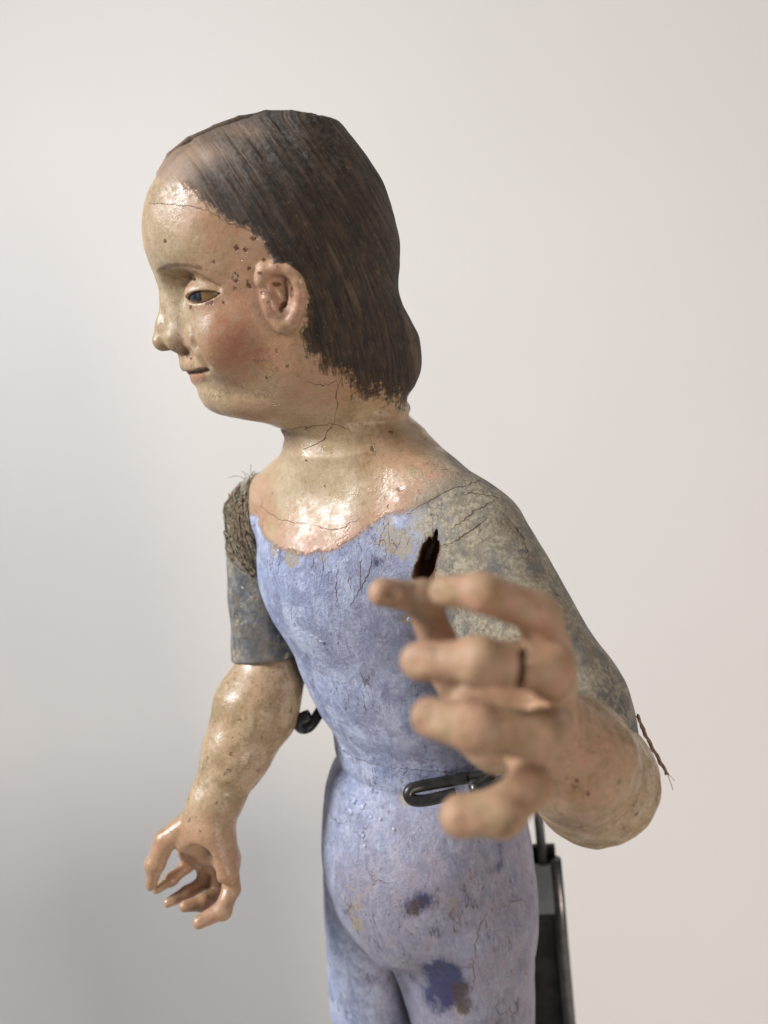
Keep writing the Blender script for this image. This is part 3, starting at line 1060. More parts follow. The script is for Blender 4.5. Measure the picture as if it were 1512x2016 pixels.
def build_plinth():
    cx, cy, hw, b = 10.0, 330.0, 165.0, 3.0
    lv = [(-FLOOR, hw), (-TABLE - b, hw), (-TABLE, hw - b)]
    V = [(cx + sx * w, cy + sy * w, z) for z, w in lv for sx, sy in ((-1, -1), (1, -1), (1, 1), (-1, 1))]
    Q = [(4 * k + i, 4 * k + (i + 1) % 4, 4 * k + 4 + (i + 1) % 4, 4 * k + 4 + i) for k in range(2) for i in range(4)] + [(8, 9, 10, 11)]
    o = mesh_obj('plinth', np.array(V), np.array(Q), M_WALL)
    for p in o.data.polygons:
        p.use_smooth = False
    tag(o, 'square white plinth that carries the display stand', 'plinth', 'structure')


build_plinth()

# ------------------------------------------------------------------ the mannequin
BASE = W((MID[0] + 10, MID[1] + 3, -TABLE + 6.0))
figure = empty('articulated_mannequin', BASE)
tag(figure, 'antique carved wooden mannequin with painted brown hair and blue bodice, arms held out', 'mannequin')


def hair_coords(V):
    """across and along the painted strands, which run from the parting down and back"""
    q = V - HEAD
    u, v, w = q @ EU, q @ EV, q @ EW
    k = HD / (HD - np.abs(w))
    t = np.clip((hl(540, 230)[1] - v * k) / 100.0, 0, 1.2)
    return (u * k + 95 * (0.95 * t - 0.42 * t * t)) / 60.0, t * 0.9 + np.abs(w) / 200


def paint_body(V, N, F):
    q = V - HEAD
    u, v, w = q @ EU, q @ EV, q @ EW
    k = HD / (HD - np.abs(w))
    hpv = np.stack([u * k, v * k], 1)                 # symmetrical side view of the head
    S = lambda pts: [hl(*p) for p in pts]
    A = {}
    zero = np.zeros(len(V))
    inhead = ((v > -72) & (np.abs(w) < 60)).astype(float)
    poly = S([(292, 338), (322, 352), (352, 356), (385, 376), (412, 402), (444, 428), (488, 450), (520, 474), (534, 500), (540, 522), (560, 524), (596, 545), (610, 580), (607, 640), (598, 655),
              (612, 690), (640, 722), (680, 748), (720, 772), (770, 786), (802, 794), (960, 800), (960, 120), (220, 120), (220, 350)])
    sd = poly_sd(poly, hpv)
    rag = 1 + 3.2 * sstep(-24, -40, v)
    A['hair'] = np.where(inhead > 0, sd / np.where(sd > 0, rag, 1 + 0.5 * (rag - 1)), -30)
    ear = [hl(554, 586)]
    edist = np.sqrt(((hpv[:, 0] - ear[0][0]) / 10.6) ** 2 + ((hpv[:, 1] - ear[0][1]) / 13.2) ** 2)
    A['hair'] = np.where((edist < 1.0) & (inhead > 0), -6, A['hair'])

    def g2(px, py, r, ry=None):
        c = hl(px, py)
        s = 0.2
        return np.exp(-((hpv[:, 0] - c[0]) / (r * s)) ** 2 - ((hpv[:, 1] - c[1]) / ((ry or r) * s)) ** 2) * inhead
    A['thin'] = np.clip(1.0 * g2(335, 352, 48, 40) + 0.8 * g2(385, 300, 60, 28) + 0.5 * g2(300, 380, 40) + 0.45 * g2(470, 255, 60, 18), 0, 1)
    A['dust'] = np.clip(g2(470, 320, 75, 60) + 0.7 * g2(560, 260, 90, 40) + 0.6 * g2(640, 300, 80) + 0.35 * g2(760, 480, 40, 160), 0, 1)
    A['strand'], A['along'] = hair_coords(V)
    A['blush'] = np.clip(0.75 * g2(478, 695, 70, 52) + 0.4 * g2(445, 655, 80, 55) + 0.22 * g2(420, 430, 60, 40) + 0.42 * g2(395, 552, 42, 13), 0, 1)  # last term browns the lids, painting in the shade under the brow
    A['pink'] = np.clip(0.5 * g2(470, 600, 110, 120) + 0.9 * g2(555, 585, 50, 64) + 0.5 * g2(420, 430, 90, 50), 0, 0.9)
    A['pale'] = np.clip(0.6 * g2(320, 520, 55, 130) + 0.5 * g2(385, 640, 26, 40) + 0.6 * g2(390, 790, 50, 40) + 0.4 * g2(335, 640, 40, 60), 0, 0.85)
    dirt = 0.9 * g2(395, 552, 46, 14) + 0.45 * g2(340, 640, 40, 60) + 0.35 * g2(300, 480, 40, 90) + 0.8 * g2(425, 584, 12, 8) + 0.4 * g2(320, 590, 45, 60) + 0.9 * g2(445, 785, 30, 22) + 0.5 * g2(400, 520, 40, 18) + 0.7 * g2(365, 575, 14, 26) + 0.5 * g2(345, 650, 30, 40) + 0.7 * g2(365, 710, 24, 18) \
        + 0.5 * g2(600, 690, 60, 50) + 0.6 * g2(552, 580, 24, 34) + 0.35 * g2(540, 660, 70, 60)  # mask also darkens the upper lids in place of shade under the brow
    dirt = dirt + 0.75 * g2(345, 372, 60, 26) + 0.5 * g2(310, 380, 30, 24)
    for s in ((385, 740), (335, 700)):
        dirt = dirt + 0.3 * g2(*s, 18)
    # torso: neckline, blots and worn places, each set where the photo shows it on the surface
    rel = V - tp(0, 0, 0)
    phi = np.arctan2(rel @ LEFT, rel @ FACE)
    nk = []
    for p in [(508, 1030), (528, 1066), (560, 1084), (600, 1092), (655, 1082), (715, 1047), (790, 1008), (870, 968)]:
        c = pick(F, *p)
        r = c - tp(0, 0, 0)
        nk.append((math.atan2(r @ LEFT, r @ FACE), c[2]))
    nk.sort()
    zl = np.interp(phi, [a for a, b in nk] + [math.radians(100), math.pi], [b for a, b in nk] + [-62, -60], left=nk[0][1] + 3)
    A['blue'] = np.where(v > -62, -30, np.clip(zl - V[:, 2], -30, 30))
    A['body'] = (A['blue'] > -8).astype(float)
    # left sleeve
    el = P(1172, 1535, 281)
    ax = el - SH_L; ln = np.linalg.norm(ax); ax = ax / ln
    tt = np.clip((V - SH_L) @ ax, -8, ln)
    da = np.linalg.norm(V - SH_L - tt[:, None] * ax, axis=1)
    sline = pick(F, 800, 1010)
    sl = 28.0 - da + 0.25 * (tt - 10)
    sl = np.minimum(sl, (A['blue'] + 2.5) * 1.3)
    A['sleeve'] = np.where(v > -62, -30, np.clip(sl, -30, 30))

    def at(px, py, r):
        c = pick(F, px, py)
        return zero if c is None else gauss(V, c, r)
    A['tan'] = np.clip(0.75 + 1.0 * at(885, 1005, 12) + 0.9 * at(925, 1040, 12) + 0.8 * at(960, 1085, 14) + 0.6 * at(1010, 1110, 12) + 0.5 * at(850, 1030, 9) + 0.4 * at(1050, 1250, 18), 0, 1)
    A['pink'] = np.maximum(A['pink'], np.clip(0.8 * at(560, 1065, 9) + 0.8 * at(610, 1070, 9) + 0.75 * at(520, 1000, 9) + 0.7 * at(700, 1030, 9) + 0.55 * at(780, 985, 14) + 0.5 * at(860, 945, 12)
                                              + 0.7 * at(655, 1058, 9), 0, 0.9))
    A['pale'] = np.maximum(A['pale'], np.clip(0.7 * at(600, 930, 14) + 0.6 * at(680, 960, 16) + 0.5 * at(560, 960, 12), 0, 0.8))
    A['gloss'] = np.clip(at(690, 970, 16) + at(620, 900, 12) + 0.6 * g2(320, 430, 50, 50) + 0.6 * g2(410, 640, 30), 0, 1)
    dirt = dirt + 0.5 * at(780, 900, 22) + 0.6 * at(900, 900, 18) + 0.5 * at(720, 830, 14) + 0.4 * at(860, 870, 18)
    A['dirt'] = np.clip(dirt, 0, 1)
    A['wear'] = np.clip(1.0 * at(540, 1085, 3.5) + 1.0 * at(578, 1100, 6) + 0.9 * at(790, 1075, 7) + 0.8 * at(760, 1050, 6) + 0.9 * at(805, 1215, 4) + 0.7 * at(700, 1820, 7) + 0.5 * at(690, 1760, 12)
                        + 0.5 * at(620, 1260, 6) + 0.6 * at(790, 1575, 4) + 0.7 * at(640, 1100, 5) + 0.9 * at(910, 1990, 5) + 0.5 * at(885, 1790, 6), 0, 1)
    A['ink'] = np.clip(1.4 * at(870, 1912, 9) + 1.1 * at(878, 1945, 9) + 0.8 * at(852, 1970, 9) + 0.7 * at(742, 1108, 3.5) + 0.8 * at(835, 1770, 5.0) + 0.6 * at(810, 1785, 5) + 0.55 * at(985, 1665, 4.5) + 0.5 * at(985, 1700, 4)
                       + 0.4 * at(760, 1520, 7) + 0.45 * at(850, 1525, 8) + 0.45 * at(910, 1525, 8) + 0.4 * at(1030, 1900, 7) + 0.35 * at(960, 1720, 5), 0, 1.3)
    A['rust'] = np.clip(1.2 * at(904, 1948, 6) + 1.0 * at(912, 1984, 6) + 0.75 * at(848, 1770, 6.5) + 0.6 * at(815, 1790, 5) + 0.55 * at(880, 1810, 5) + 0.5 * at(800, 1795, 5) + 0.4 * at(1020, 1720, 5) + 0.35 * at(700, 1860, 8) + 0.35 * at(920, 1740, 8), 0, 1)
    pz = np.clip((-196 - V[:, 2]) / 60, 0, 1)
    A['grey'] = np.clip(0.95 * pz * sstep(-22, 22, rel @ LEFT + 8) + 0.55 * at(720, 1780, 20) + 0.35 * sstep(0, 35, rel @ LEFT) + 0.25 * at(700, 1280, 18), 0, 1)
    # dark brown losses on the temple, cheek and brow
    sp = zero.copy()
    for px, py, r, ry in [(466, 488, 7, 7), (483, 492, 6, 5), (464, 541, 6, 5), (464, 552, 7, 5), (464, 547, 10, 12), (488, 560, 5, 11), (492, 565, 5, 7), (518, 577, 8, 5), (491, 529, 5, 6), (519, 511, 6, 5),
                          (528, 596, 4, 3), (525, 743, 4, 4), (324, 475, 4, 5), (553, 610, 5, 9), (545, 560, 10, 5), (575, 575, 4, 14), (560, 600, 8, 8), (440, 596, 4, 4), (375, 605, 3, 5), (352, 715, 4, 4), (376, 706, 3, 3), (500, 470, 8, 4), (512, 538, 6, 4), (486, 440, 8, 6)]:
        sp = np.maximum(sp, 1.0 * g2(px, py, r, ry))
    sp = sp * (1 - 0.9 * g2(464, 547, 4, 5))
    sp = np.maximum(sp, np.clip(1.3 - line_d(S([(371, 735), (388, 732), (399, 730), (408, 728)]), hpv) / 0.75, 0, 1) * inhead)  # mouth slit painted dark, standing in for the shade inside it
    A['spot'] = sp
    br = S([(312, 533), (326, 524), (345, 521), (368, 522), (395, 528)])
    lid = S([(362, 567), (376, 559), (396, 560), (416, 569), (429, 581)])
    A['brow'] = np.maximum(np.clip(1.25 - line_d(br, hpv) / 1.35, 0, 1), 0.62 * np.clip(1.2 - line_d(lid, hpv) / 0.9, 0, 1)) * inhead
    lp = S([(362, 737), (385, 733), (404, 731)])
    lp2 = S([(376, 746), (392, 742)])
    A['lip'] = np.clip(1.25 * np.exp(-(line_d(lp2, hpv) / 1.6) ** 2) + 0.45 * np.exp(-(line_d(lp, hpv) / 0.7) ** 2), 0, 1) * inhead
    c, ax, sd_, inw = SPLIT['frame']
    r = V - c
    e = np.sqrt(((r @ ax) / 11.5) ** 2 + ((r @ sd_ + 0.4) / 4.4) ** 2)
    inside = (e < 1.15) & (np.abs((N @ inw)) < 0.75) & ((r @ inw) > -6)
    A['bare'] = inside.astype(float)
    return A, (u, v, w, edist, da, tt, ln)


def build_figure():
    F, el = build_body()
    V, Q, N = F.mesh()
    A, (u, v, w, edist, da, tt, ln) = paint_body(V, N, F)
    Vd, Nd = carve(V, N, [(0.35, 16.0), (0.16, 6.0)])
    # combed grooves in the carved hair
    hw = sstep(0.5, 4.0, A['hair']) * (1 - 0.9 * A['thin']) * sstep(3.0, 14.0, np.abs(w))

    def groove(p):
        st, al = hair_coords(p)
        q = np.stack([st * 60, al * 16, 0 * st + 5], 1)
        return 0.95 * vnoise(q, 5.2) + 0.40 * vnoise(q + 77, 1.9)
    h0 = groove(V)
    gg = np.stack([(groove(V + 0.4 * np.eye(3)[i]) - h0) / 0.4 for i in range(3)], 1)
    gg -= (gg * N).sum(1)[:, None] * N
    Vd = Vd + Nd * (h0 * hw * 0.75)[:, None]
    Nd = Nd - 0.75 * hw[:, None] * gg
    Nd /= np.linalg.norm(Nd, axis=1)[:, None]
    rel = V - tp(0, 0, 0)
    ql = rel @ LEFT
    # 0 torso, 1 head, 2 hair, 3/4 ears, 5 left upper arm, 6/7 legs
    lab = np.zeros(len(V), int)
    lab[v > -64] = 1
    lab[(lab == 1) & (A['hair'] > 0)] = 2
    earm = (edist < 1.02) & (np.abs(w) > 38.5) & (v > -40) & (v < 20)
    lab[earm & (w > 0)] = 3
    lab[earm & (w < 0)] = 4
    lab[(lab == 0) & (A['sleeve'] > 0)] = 5
    leg = V[:, 2] < -330 - 0.35 * np.abs(ql)
    lab[leg & (ql > 0)] = 6
    lab[leg & (ql <= 0)] = 7
    fl = lab[Q[:, 0]]
    org = tuple(BASE)
    got = {}

    def part(i, name, parent):
        mV, mQ, mN, mA = subset(Vd, Q, Nd, A, fl == i)
        got[i] = mesh_obj(name, mV, mQ, M_PAINT, parent, mN, mA, org)
        return got[i]
    torso = part(0, 'torso', figure)
    head = part(1, 'head', figure)
    part(2, 'hair', head); part(3, 'ear', head); part(4, 'ear', head)
    tag(got[2], 'painted dark brown hair, worn through at the hairline')
    arm = part(5, 'upper_arm', figure)
    tag(torso, 'worn lilac blue painted bodice and hips')
    tag(arm, 'upper arm with flaking grey blue and tan paint')
    # lower legs and feet below the picture
    G = Field(np.arange(-75, 95, 1.5), np.arange(225, 400, 1.5), np.arange(-606, -357, 1.5))
    for s in (1, -1):
        h = tp(4, (25 if s > 0 else 33) * s, -345) + np.array([-4, 0, 0])
        kn = tp(5, 26 * s, -455); an = tp(0, 24 * s, -570)
        G.chain([h, kn, an], [29, 22, 13.5], 6)
        G.ellipsoid(kn + FACE * -4 + ZZ * -38, np.stack([LEFT, FACE, ZZ]), (19, 19, 40), 8)
        G.ellipsoid(an + FACE * 15 - ZZ * 12, np.stack([LEFT, FACE, ZZ]), (14, 34, 12), 6)
    def sole(x, y, z):
        return z + 593.5 + 0 * x + 0 * y
    G.apply(sole, (-80, 220, -610), (100, 405, -560), 'cut', 1)
    lv, lq, ln_ = G.mesh()
    zero = np.zeros(len(lv))
    LA = {k: zero for k in A}
    LA = dict(LA, hair=zero - 30, sleeve=zero - 30, blue=zero + 30, grey=zero + 0.6, wear=zero + 0.2)
    lql = (lv - tp(0, 0, 0) ) @ LEFT - (11.5 * LEFT[0])
    for i, s in ((6, 1), (7, -1)):
        aV, aQ, aN, aA = subset(Vd, Q, Nd, A, fl == i)
        bV, bQ, bN, bA = subset(lv, lq, ln_, LA, (lql[lq[:, 0]] > 0) == (s > 0))
        o = mesh_obj('leg', np.vstack([aV, bV]), np.vstack([aQ, bQ + len(aV)]), M_PAINT, figure, np.vstack([aN, bN]),
                     {k: np.concatenate([aA[k], bA[k]]) for k in A}, org)
    # eyes
    for s in (1, -1):
        ue, ve = hl(392, 580, 27)
        c = hp(ue - 4.6, ve + 0.2, 20.0 * s)
        eV, eQ = sphere(c, 9.0, 40, 28)
        d = (eV - c) / 9.0
        iu, iv = hl(379, 578, 25.5)
        iris_dir = hp(iu, iv, 25.5 * s) - c; iris_dir /= np.linalg.norm(iris_dir)
        ang = np.arccos(np.clip(d @ iris_dir, -1, 1))
        at = {'iris': np.clip(1.0 - ang / 1.0, 0, 1), 'lash': np.maximum(sstep(0.10, 0.20, d @ EV), sstep(-0.22, -0.30, d @ EV))}
        o = mesh_obj('eye', eV, eQ, M_EYE, head, None, at, org)
    return F, torso, head, arm, el


def sphere(c, r, nu, nv):
    V = []
    for j in range(nv + 1):
        th = math.pi * (0.02 + 0.96 * j / nv)
        for i in range(nu):
            ph = 2 * math.pi * i / nu
            V.append((math.sin(th) * math.cos(ph), math.sin(th) * math.sin(ph), math.cos(th)))
    Q = [(j * nu + i, (j + 1) * nu + i, (j + 1) * nu + (i + 1) % nu, j * nu + (i + 1) % nu) for j in range(nv) for i in range(nu)]
    return np.asarray(c) + r * np.array(V), np.array(Q)


BODY, torso_o, head_o, larm_o, ELBOW = build_figure()


def arm_attrs(V, **kw):
    z = np.zeros(len(V))
    names = ['thin', 'dust', 'strand', 'along', 'blush', 'pink', 'pale', 'gloss', 'dirt', 'tan', 'wear', 'ink', 'rust', 'grey', 'spot', 'brow', 'lip', 'bare', 'body']
    A = {k: z for k in names}
    A.update(hair=z - 30, blue=z - 30, sleeve=z - 30)
    for k, v in kw.items():
        A[k] = z + v
    return A


def finger_labels(V, fingers):
    lab = np.zeros(len(V), int)
    best = np.full(len(V), 0.9)
    for i, (k, (pts, rs)) in enumerate(fingers.items()):
        p = [P(*a) for a in pts]
        for a, b, ra, rb in zip(p[1:-1], p[2:], rs[1:-1], rs[2:]):
            ba = b - a
            t = np.clip((V - a) @ ba / (ba @ ba), 0, 1)
            d = np.linalg.norm(V - a - t[:, None] * ba, axis=1) - (ra + (rb - ra) * t)
            m = d < best
            best[m] = d[m]; lab[m] = i + 1
    return lab


def limb_with_hand(F, wrist, axis, fingers, paint, label, waves):
    V, Q, N = F.mesh()
    A = paint(V)
    Vd, Nd = carve(V, N, waves)
    lab = np.zeros(len(V), int)
    hand = (V - wrist) @ axis > 0
    fg = finger_labels(V, fingers)
    lab[hand] = 1
    lab[fg > 0] = 1 + fg[fg > 0]
    fl = lab[Q[:, 0]]
    org = tuple(BASE)
    fo = mesh_obj('forearm', *[(x) for x in subset(Vd, Q, Nd, A, fl == 0)[:2]], M_PAINT, figure, *subset(Vd, Q, Nd, A, fl == 0)[2:], org)
    hv = subset(Vd, Q, Nd, A, fl == 1)
    ho_ = mesh_obj('hand', hv[0], hv[1], M_PAINT, figure, hv[2], hv[3], org)
    tag(ho_, label)
    for i in range(5):
        s = subset(Vd, Q, Nd, A, fl == 2 + i)
        mesh_obj('thumb' if i == 0 else 'finger', s[0], s[1], M_PAINT, ho_, s[2], s[3], org)
    return fo, ho_


# right (far) arm
RA = build_right_arm()
rv, rq, rn = RA.mesh()
ra_attr = arm_attrs(rv, sleeve=30.0)
_pr = project(rv)
ra_attr['rust'] = 0 * _pr[:, 0]
ra_attr['tan'] = np.clip((rv[:, 2] + 112) / 16, 0, 1) * 0.9 + 0.55 * sstep(1235, 1275, _pr[:, 1] - 0.12 * (_pr[:, 0] - 500)) * (0.5 + 0.5 * vnoise(rv, 7.0))
rvd, rnd_ = carve(rv, rn, [(0.4, 14.0), (0.2, 5.0)])
rarm_o = mesh_obj('upper_arm', rvd, rq, M_PAINT, figure, rnd_, ra_attr, tuple(BASE))
tag(rarm_o, 'upper arm with slate sleeve paint darkened for shade, bound with hemp at the shoulder')


def paint_rf(V):
    pr = project(V)
    t = sstep(1560, 1640, pr[:, 1])
    return arm_attrs(V, dirt=0.75 * (1 - t) + 0.12 + 0.2 * vnoise(V, 14), pale=0.35 * (1 - t), pink=0.55 * t + 0.35 * sstep(1400, 1300, pr[:, 1]), gloss=0.2)


RF = build_right_forearm()
_ax = P(424, 1680, 350) - P(470, 1478, 358); _ax /= np.linalg.norm(_ax)
limb_with_hand(RF, P(405, 1622, 351), _ax, R_FINGERS, paint_rf, 'small hand hanging with curled fingers, thumb and forefinger nearly meeting', [(0.20, 12.0), (0.13, 4.5)])


def paint_lf(V):
    h = sstep(262, 225, V @ FW)
    return arm_attrs(V, dirt=0.55 * (1 - h) + 0.36 + 0.45 * vnoise(V, 8.0) * h, pale=0.25 * (1 - h), pink=0.55 * h, blush=0.06 * h, matt=1.0 * h, spot=0.45 * h * sstep(0.45, 0.85, vnoise(V, 6.5)))


LF = build_left_forearm(ELBOW)
_ax = P(1000, 1380, 190) - L_WRIST; _ax /= np.linalg.norm(_ax)
limb_with_hand(LF, L_WRIST + _ax * 4, _ax, L_FINGERS, paint_lf, 'hand stretched forward with bent fingers, middle finger cracked across', [(0.45, 9.0), (0.26, 4.0)])

# ------------------------------------------------------------------ cracks, binding, threads
rng = random.Random(5)


def crack(F, pts, parent, width=0.15, jag=3.0, name='crack'):
    path = smooth_path(np.array(pts, float), max(10, int(sum(math.dist(a, b) for a, b in zip(pts[:-1], pts[1:])) / 5)))
    L, R = [], []
    P3 = []
    for i, (x, y) in enumerate(path):
        c = pick(F, x + rng.gauss(0, jag * 0.5), y + rng.gauss(0, jag * 0.5))
        if c is not None:
            P3.append(c)
    if len(P3) < 4:
        return
    P3 = np.array(P3)
    g = F.grad(P3); g /= np.linalg.norm(g, axis=1)[:, None]
    hv = np.array([0.35 * vnoise(P3 + 31.7 * 16, 16.0) + 0.16 * vnoise(P3 + 31.7 * 6, 6.0)]).T
    t = np.gradient(P3, axis=0); s = np.cross(t, g); s /= np.linalg.norm(s, axis=1)[:, None] + 1e-9
    n = len(P3)
    wv = np.array([width * (0.35 + 0.65 * math.sin(math.pi * (i + 0.5) / n)) * (0.6 + 0.8 * rng.random()) for i in range(n)])[:, None]
    c = P3 + g * (hv + 0.05)
    V = np.concatenate([c - s * wv, c + g * 0.06, c + s * wv])
    Q = [(i, i + 1, n + i + 1, n + i) for i in range(n - 1)] + [(n + i, n + i + 1, 2 * n + i + 1, 2 * n + i) for i in range(n - 1)]
    mesh_obj(name, V, np.array(Q), M_CRACK, parent, None, None, tuple(BASE))


for pts in [[(558, 851), (590, 842), (625, 838), (655, 832)], [(655, 832), (664, 800), (662, 775), (670, 745)], [(655, 832), (640, 860), (610, 880), (598, 884)],
            [(600, 750), (640, 758), (668, 745)], [(655, 832), (690, 846)],
            [(283, 402), (330, 402), (385, 408), (420, 420)], [(420, 420), (450, 438), (486, 450), (505, 462)]]:
    crack(BODY, pts, head_o)
for pts in [[(513, 985), (522, 1005), (560, 1024), (610, 1032)], [(610, 1032), (660, 1042), (710, 1020)], [(650, 1432), (668, 1468), (700, 1492), (755, 1508)], [(755, 1508), (840, 1518), (930, 1522)],
            [(960, 1798), (945, 1820), (938, 1850), (935, 1885)], [(930, 1885), (934, 1920), (928, 1960)], [(1000, 1790), (1005, 1775), (1030, 1773), (1040, 1790)], [(735, 1090), (720, 1140), (690, 1190)],
            [(712, 1100), (708, 1135), (712, 1165)], [(665, 1120), (662, 1160), (667, 1200)], [(640, 1585), (665, 1620), (690, 1615)], [(730, 1745), (745, 1733), (765, 1742)],
            [(985, 1965), (978, 1985), (988, 2000), (998, 1985), (985, 1965)], [(1008, 1968), (1002, 1985), (1012, 1996), (1018, 1978), (1008, 1968)]]:
    crack(BODY, pts, torso_o)
for pts in [[(800, 1012), (880, 968), (950, 945)], [(870, 1075), (905, 1060), (960, 1020)], [(885, 1045), (930, 1010), (975, 985)], [(905, 975), (940, 970), (990, 985)], [(1000, 1020), (1030, 1060), (1040, 1110)]]:
    crack(BODY, pts, larm_o, 0.25)


def flake(F, px, py, size, parent):
    """a lifted, curled glossy chip; its pale colour stands in for a highlight"""
    c = pick(F, px, py)
    g = F.grad(c[None])[0]; g /= np.linalg.norm(g)
    a = np.cross(g, ZZ); a /= np.linalg.norm(a); b = np.cross(g, a)
    n = 9
    ring = []
    for i in range(n):
        t = 2 * math.pi * i / n
        r = size * rng.uniform(0.55, 1.1)
        ring.append(c + a * r * math.cos(t) + b * 0.75 * r * math.sin(t) + g * (0.35 + 0.5 * max(0, math.cos(t + 0.8)) + rng.uniform(0, 0.2)))
    V = np.array(ring + [p - g * 0.5 for p in ring] + [c + g * 0.30])
    Q = [(i, (i + 1) % n, n + (i + 1) % n, n + i)[::-1] for i in range(n)] + [(i, (i + 1) % n, (i + 2) % n, 2 * n) for i in range(0, n - 1, 2)] + [(n - 1, 0, 2 * n, 2 * n)][:0]
    Q.append((n - 1, 0, 1, 2 * n)) if n % 2 == 0 else Q.append((n - 1, 0, 2 * n, n - 1))
    Q = [q for q in Q if len(set(q)) == 4]
    mesh_obj('flake_glint', V, np.array(Q), M_FLAKE, parent, None, None, tuple(BASE))


for px, py, sz in [(712, 1588, 2.9), (688, 1596, 2.3), (697, 1578, 1.5), (668, 1570, 1.2), (730, 1609, 1.2), (748, 1613, 1.1), (715, 1645, 1.3), (718, 1665, 0.9), (775, 1632, 0.9), (690, 1490, 1.3), (678, 1475, 1.0), (664, 1475, 0.9),
                   (652, 1655, 0.8), (700, 1575, 0.9), (660, 1885, 0.7), (548, 1085, 1.0), (805, 1218, 1.4), (634, 1263, 1.2)]:
    flake(BODY, px, py, sz, torso_o)


def strands():
    parts = []
    for i in range(95):
        t = rng.random() * 1.18 - 0.05
        w0 = rng.gauss(0, 9)
        pts = [(504 - 42 * t, 917 + 52 * t), (496 - 40 * t + w0, 965 + 40 * t), (491 - 30 * t + w0, 1010 + 34 * t), (498 - 28 * t + w0, 1055 + 30 * t), (512 - 22 * t + w0 * 0.5, 1100 + 18 * t), (526 - 14 * t, 1142 + 6 * t)]
        a, b = sorted((rng.random() * 0.5, 0.45 + rng.random() * 0.55))
        path = smooth_path(pts, 26)[int(a * 25):max(int(b * 25), int(a * 25) + 5)]
        V3 = []
        lift = rng.uniform(0.02, 0.5)
        for j, (x, y) in enumerate(path):
            c = pick(RA, x + rng.gauss(0, 2.2), y + rng.gauss(0, 1.5))
            if c is None:
                continue
            g = RA.grad(c[None])[0]; g /= np.linalg.norm(g) + 1e-9
            V3.append(c + g * (lift + 0.3 * rng.random()))
        if len(V3) < 4:
            continue
        V3 = np.array(V3)
        if rng.random() < 0.12:
            V3[-1] += np.array([rng.gauss(0, 1), rng.gauss(0, 1), rng.gauss(1, 1)]) * 1.5
        parts.append(tube(V3, rng.uniform(0.10, 0.38), 6))
    # loose ends sticking up on the shoulder
    for i in range(6):
        x, y = 478 + 24 * rng.random(), 945 - 26 * rng.random()
        c = None
        while c is None and y < 1000:
            c = pick(RA, x, y); y += 3
        if c is None:
            continue
        k = [c + np.array([rng.gauss(0, 0.2), 0, 0])]
        dv = np.array([rng.gauss(-0.3, 0.5), rng.gauss(0, 0.3), 0.8])
        for j in range(5):
            dv = dv + np.array([rng.gauss(0, 0.5), rng.gauss(0, 0.3), rng.gauss(-0.15, 0.3)])
            k.append(k[-1] + dv * 0.9)
        parts.append(tube(smooth_path(k, 12), 0.12, 5))
    V, Q = join(parts)
    o = mesh_obj('hemp_binding', V, Q, M_HEMP, rarm_o, None, None, tuple(BASE))
    tag(o, 'frayed hemp fibres glued round the shoulder joint', kind='stuff')


strands()
# frayed cloth ends along the back of the left sleeve
ab = [P(1255, 1408, 281), P(1268, 1440, 280), P(1283, 1470, 279), P(1300, 1500, 278), P(1314, 1524, 277)]
tw = [tube(smooth_path([p + np.array([math.sin(2.1 * i + s) * 0.5, 0, math.cos(2.1 * i + s) * 0.5]) for i, p in enumerate(ab)], 30), [0.36 + 0.16 * math.sin(i * 1.3 + s) for i in range(30)], 6) for s in (0, 2.1, 4.2)]
tw.append(tube(smooth_path([ab[-1], P(1318, 1535, 277), P(1325, 1555, 277)], 8), 0.13, 5))
tw.append(tube(smooth_path([ab[-1], P(1322, 1530, 277), P(1328, 1537, 277)], 8), 0.1, 5))
_v, _q = join(tw)
tag(mesh_obj('frayed_thread', _v, _q, M_FRAY, larm_o, None, None, tuple(BASE)), 'loose reddish twist of thread at the elbow')

# ------------------------------------------------------------------ the display stand
ROD = P(1068, 1690, 428)
SBASE = W((ROD[0], ROD[1], -TABLE))
stand = empty('display_stand', SBASE)
tag(stand, 'dark steel display stand behind the mannequin with rubber-sleeved waist hooks', 'display stand')
SO = tuple(SBASE)


def on_rod(z, dx=0.0, dy=0.0):
    return np.array([ROD[0] + dx, ROD[1] + dy, z])


view = ROD * [1, 1, 0] / np.linalg.norm(ROD[:2]); sidev = np.array([view[1], -view[0], 0])
zt = ROD[2]                                         # top of the channel


def slab(c0, hw, hd, z0, z1, mat, name, bev=0.6):
    """upright bar with bevelled edges; c0 = (side, depth) offset from the rod"""
    pts = [(-hw + bev, -hd), (hw - bev, -hd), (hw, -hd + bev), (hw, hd - bev), (hw - bev, hd), (-hw + bev, hd), (-hw, hd - bev), (-hw, -hd + bev)]
    V = []
    for z in (z0, z1):
        for a, b in pts:
            V.append(on_rod(z) + sidev * (c0[0] + a) + view * (c0[1] + b))
    Q = [(i, (i + 1) % 8, 8 + (i + 1) % 8, 8 + i) for i in range(8)]
    V = np.array(V)
    for b, fl in ((0, True), (8, False)):
        for k in ((0, 1, 2, 7), (7, 2, 3, 6), (6, 3, 4, 5)):
            q = tuple(b + i for i in k)
            Q.append(q[::-1] if fl else q)
    o = mesh_obj(name, V, np.array(Q), mat, stand, None, None, SO)
    for p in o.data.polygons:
        p.use_smooth = False
    return o


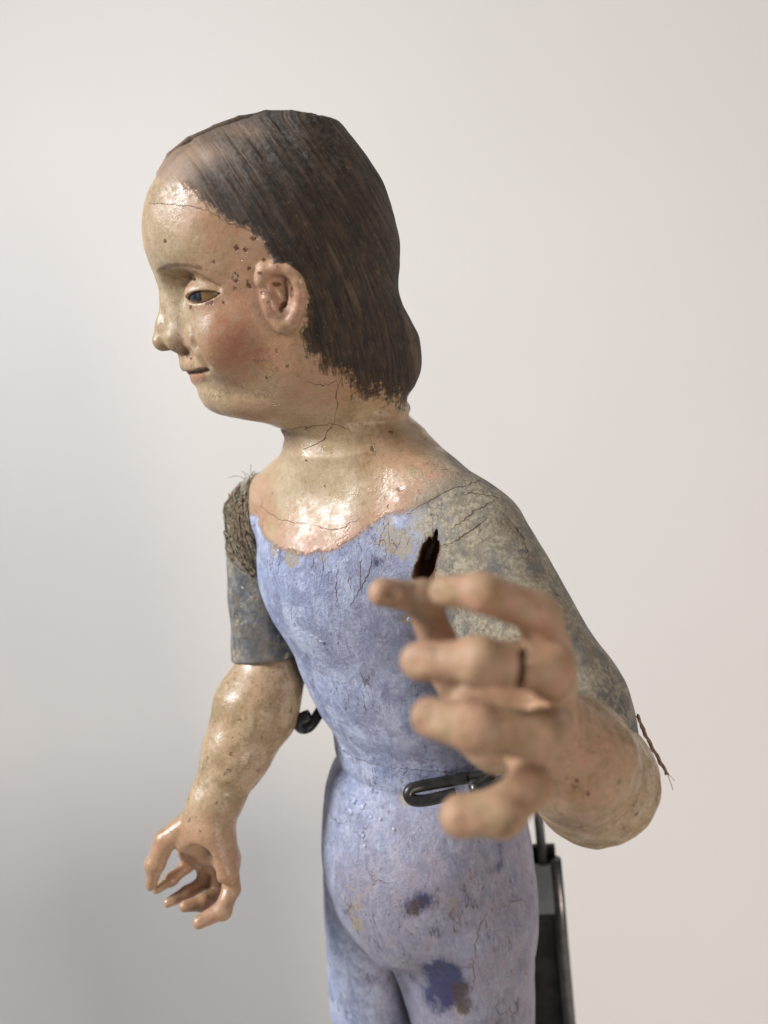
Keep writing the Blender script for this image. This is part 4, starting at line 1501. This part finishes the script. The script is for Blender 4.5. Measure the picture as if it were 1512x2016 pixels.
# rod, channel (back plate, two rounded rails, short front plate), base plate
rz = np.array([on_rod(z) for z in (-204, -230, -260, zt - 30)])
v_, q_ = tube(rz, 2.6, 14); mesh_obj('rod', v_, q_, M_STEEL, stand, None, None, SO)
slab((-5.0, 6.0), 12.5, 1.2, -TABLE + 5.0, zt + 4, M_BLACK, 'back_plate')
for sx in (-17.5, 6.5):
    v_, q_ = tube(np.array([on_rod(z) + sidev * sx for z in (zt - 1.0, zt - 60, zt - 200, -TABLE + 5.0)]), 3.7, 18)
    mesh_obj('rail', v_, q_, M_STEEL, stand, None, None, SO)
slab((-5.5, -3.2), 9.5, 0.9, zt - 34, zt - 1.6, M_PLATE, 'front_plate')
v_, q_ = tube(np.array([[ROD[0] - 14, ROD[1] - 30, -TABLE + z] for z in (0.2, 2.0, 4.4, 5.0)]), [118, 120, 120, 118.5], 64)
mesh_obj('base_plate', v_, q_, M_STEEL, stand, None, None, SO)

# waist hooks: an arm runs from the rod round each side of the waist and ends in a rubber-covered hairpin
near_s = pick(BODY, 870, 1545)
dn = float(near_s @ FW) - 4.5
far_d = 372.0
cw = tp(0, 0, -200)
cw2 = np.array([cw[0], cw[1], 0])


def round_waist(a0, a1, z0, z1, n):
    out = []
    for i in range(n):
        t = i / (n - 1)
        a = a0 + (a1 - a0) * t
        r = 1 / math.sqrt((math.sin(a) / 54.0) ** 2 + (math.cos(a) / 50.0) ** 2)
        out.append(cw2 + FACE * math.cos(a) * r + LEFT * math.sin(a) * r + ZZ * (z0 + (z1 - z0) * t))
    return out


nh = [P(968, 1524, dn + 1), P(900, 1535, dn), P(835, 1547, dn - 1)]
arm_path = [on_rod(-212)] + round_waist(math.radians(155), math.radians(62), -212, nh[0][2], 7) + nh
v_, q_ = tube(smooth_path(arm_path, 60), 2.1, 12)
ha = mesh_obj('hook_arm', v_, q_, M_STEEL, stand, None, None, SO)
loop = [P(922, 1531, dn), P(870, 1540, dn - 0.6), P(832, 1547, dn - 1), P(810, 1553, dn - 2), P(804, 1564, dn - 2.5), P(813, 1575, dn - 3), P(836, 1576, dn - 3), P(870, 1569, dn - 3), P(898, 1562, dn - 3)]
v_, q_ = tube(smooth_path(loop, 60), 2.45, 14)
mesh_obj('rubber_sleeve', v_, q_, M_RUBBER, ha, None, None, SO)
fh = [P(668, 1330, far_d + 14), P(646, 1372, far_d + 3), P(628, 1402, far_d - 3)]
arm_path = [on_rod(-212)] + round_waist(math.radians(-155), math.radians(-100), -212, fh[0][2], 5) + fh
v_, q_ = tube(smooth_path(arm_path, 50), 2.3, 12)
ha = mesh_obj('hook_arm', v_, q_, M_STEEL, stand, None, None, SO)
loop = [P(640, 1384, far_d - 1), P(628, 1404, far_d - 3), P(612, 1427, far_d - 6), P(598, 1434, far_d - 8), P(589, 1428, far_d - 10), P(590, 1417, far_d - 11), P(600, 1411, far_d - 11.5), P(608, 1408, far_d - 12)]
v_, q_ = tube(smooth_path(loop, 50), 2.7, 14)
mesh_obj('rubber_sleeve', v_, q_, M_RUBBER, ha, None, None, SO)
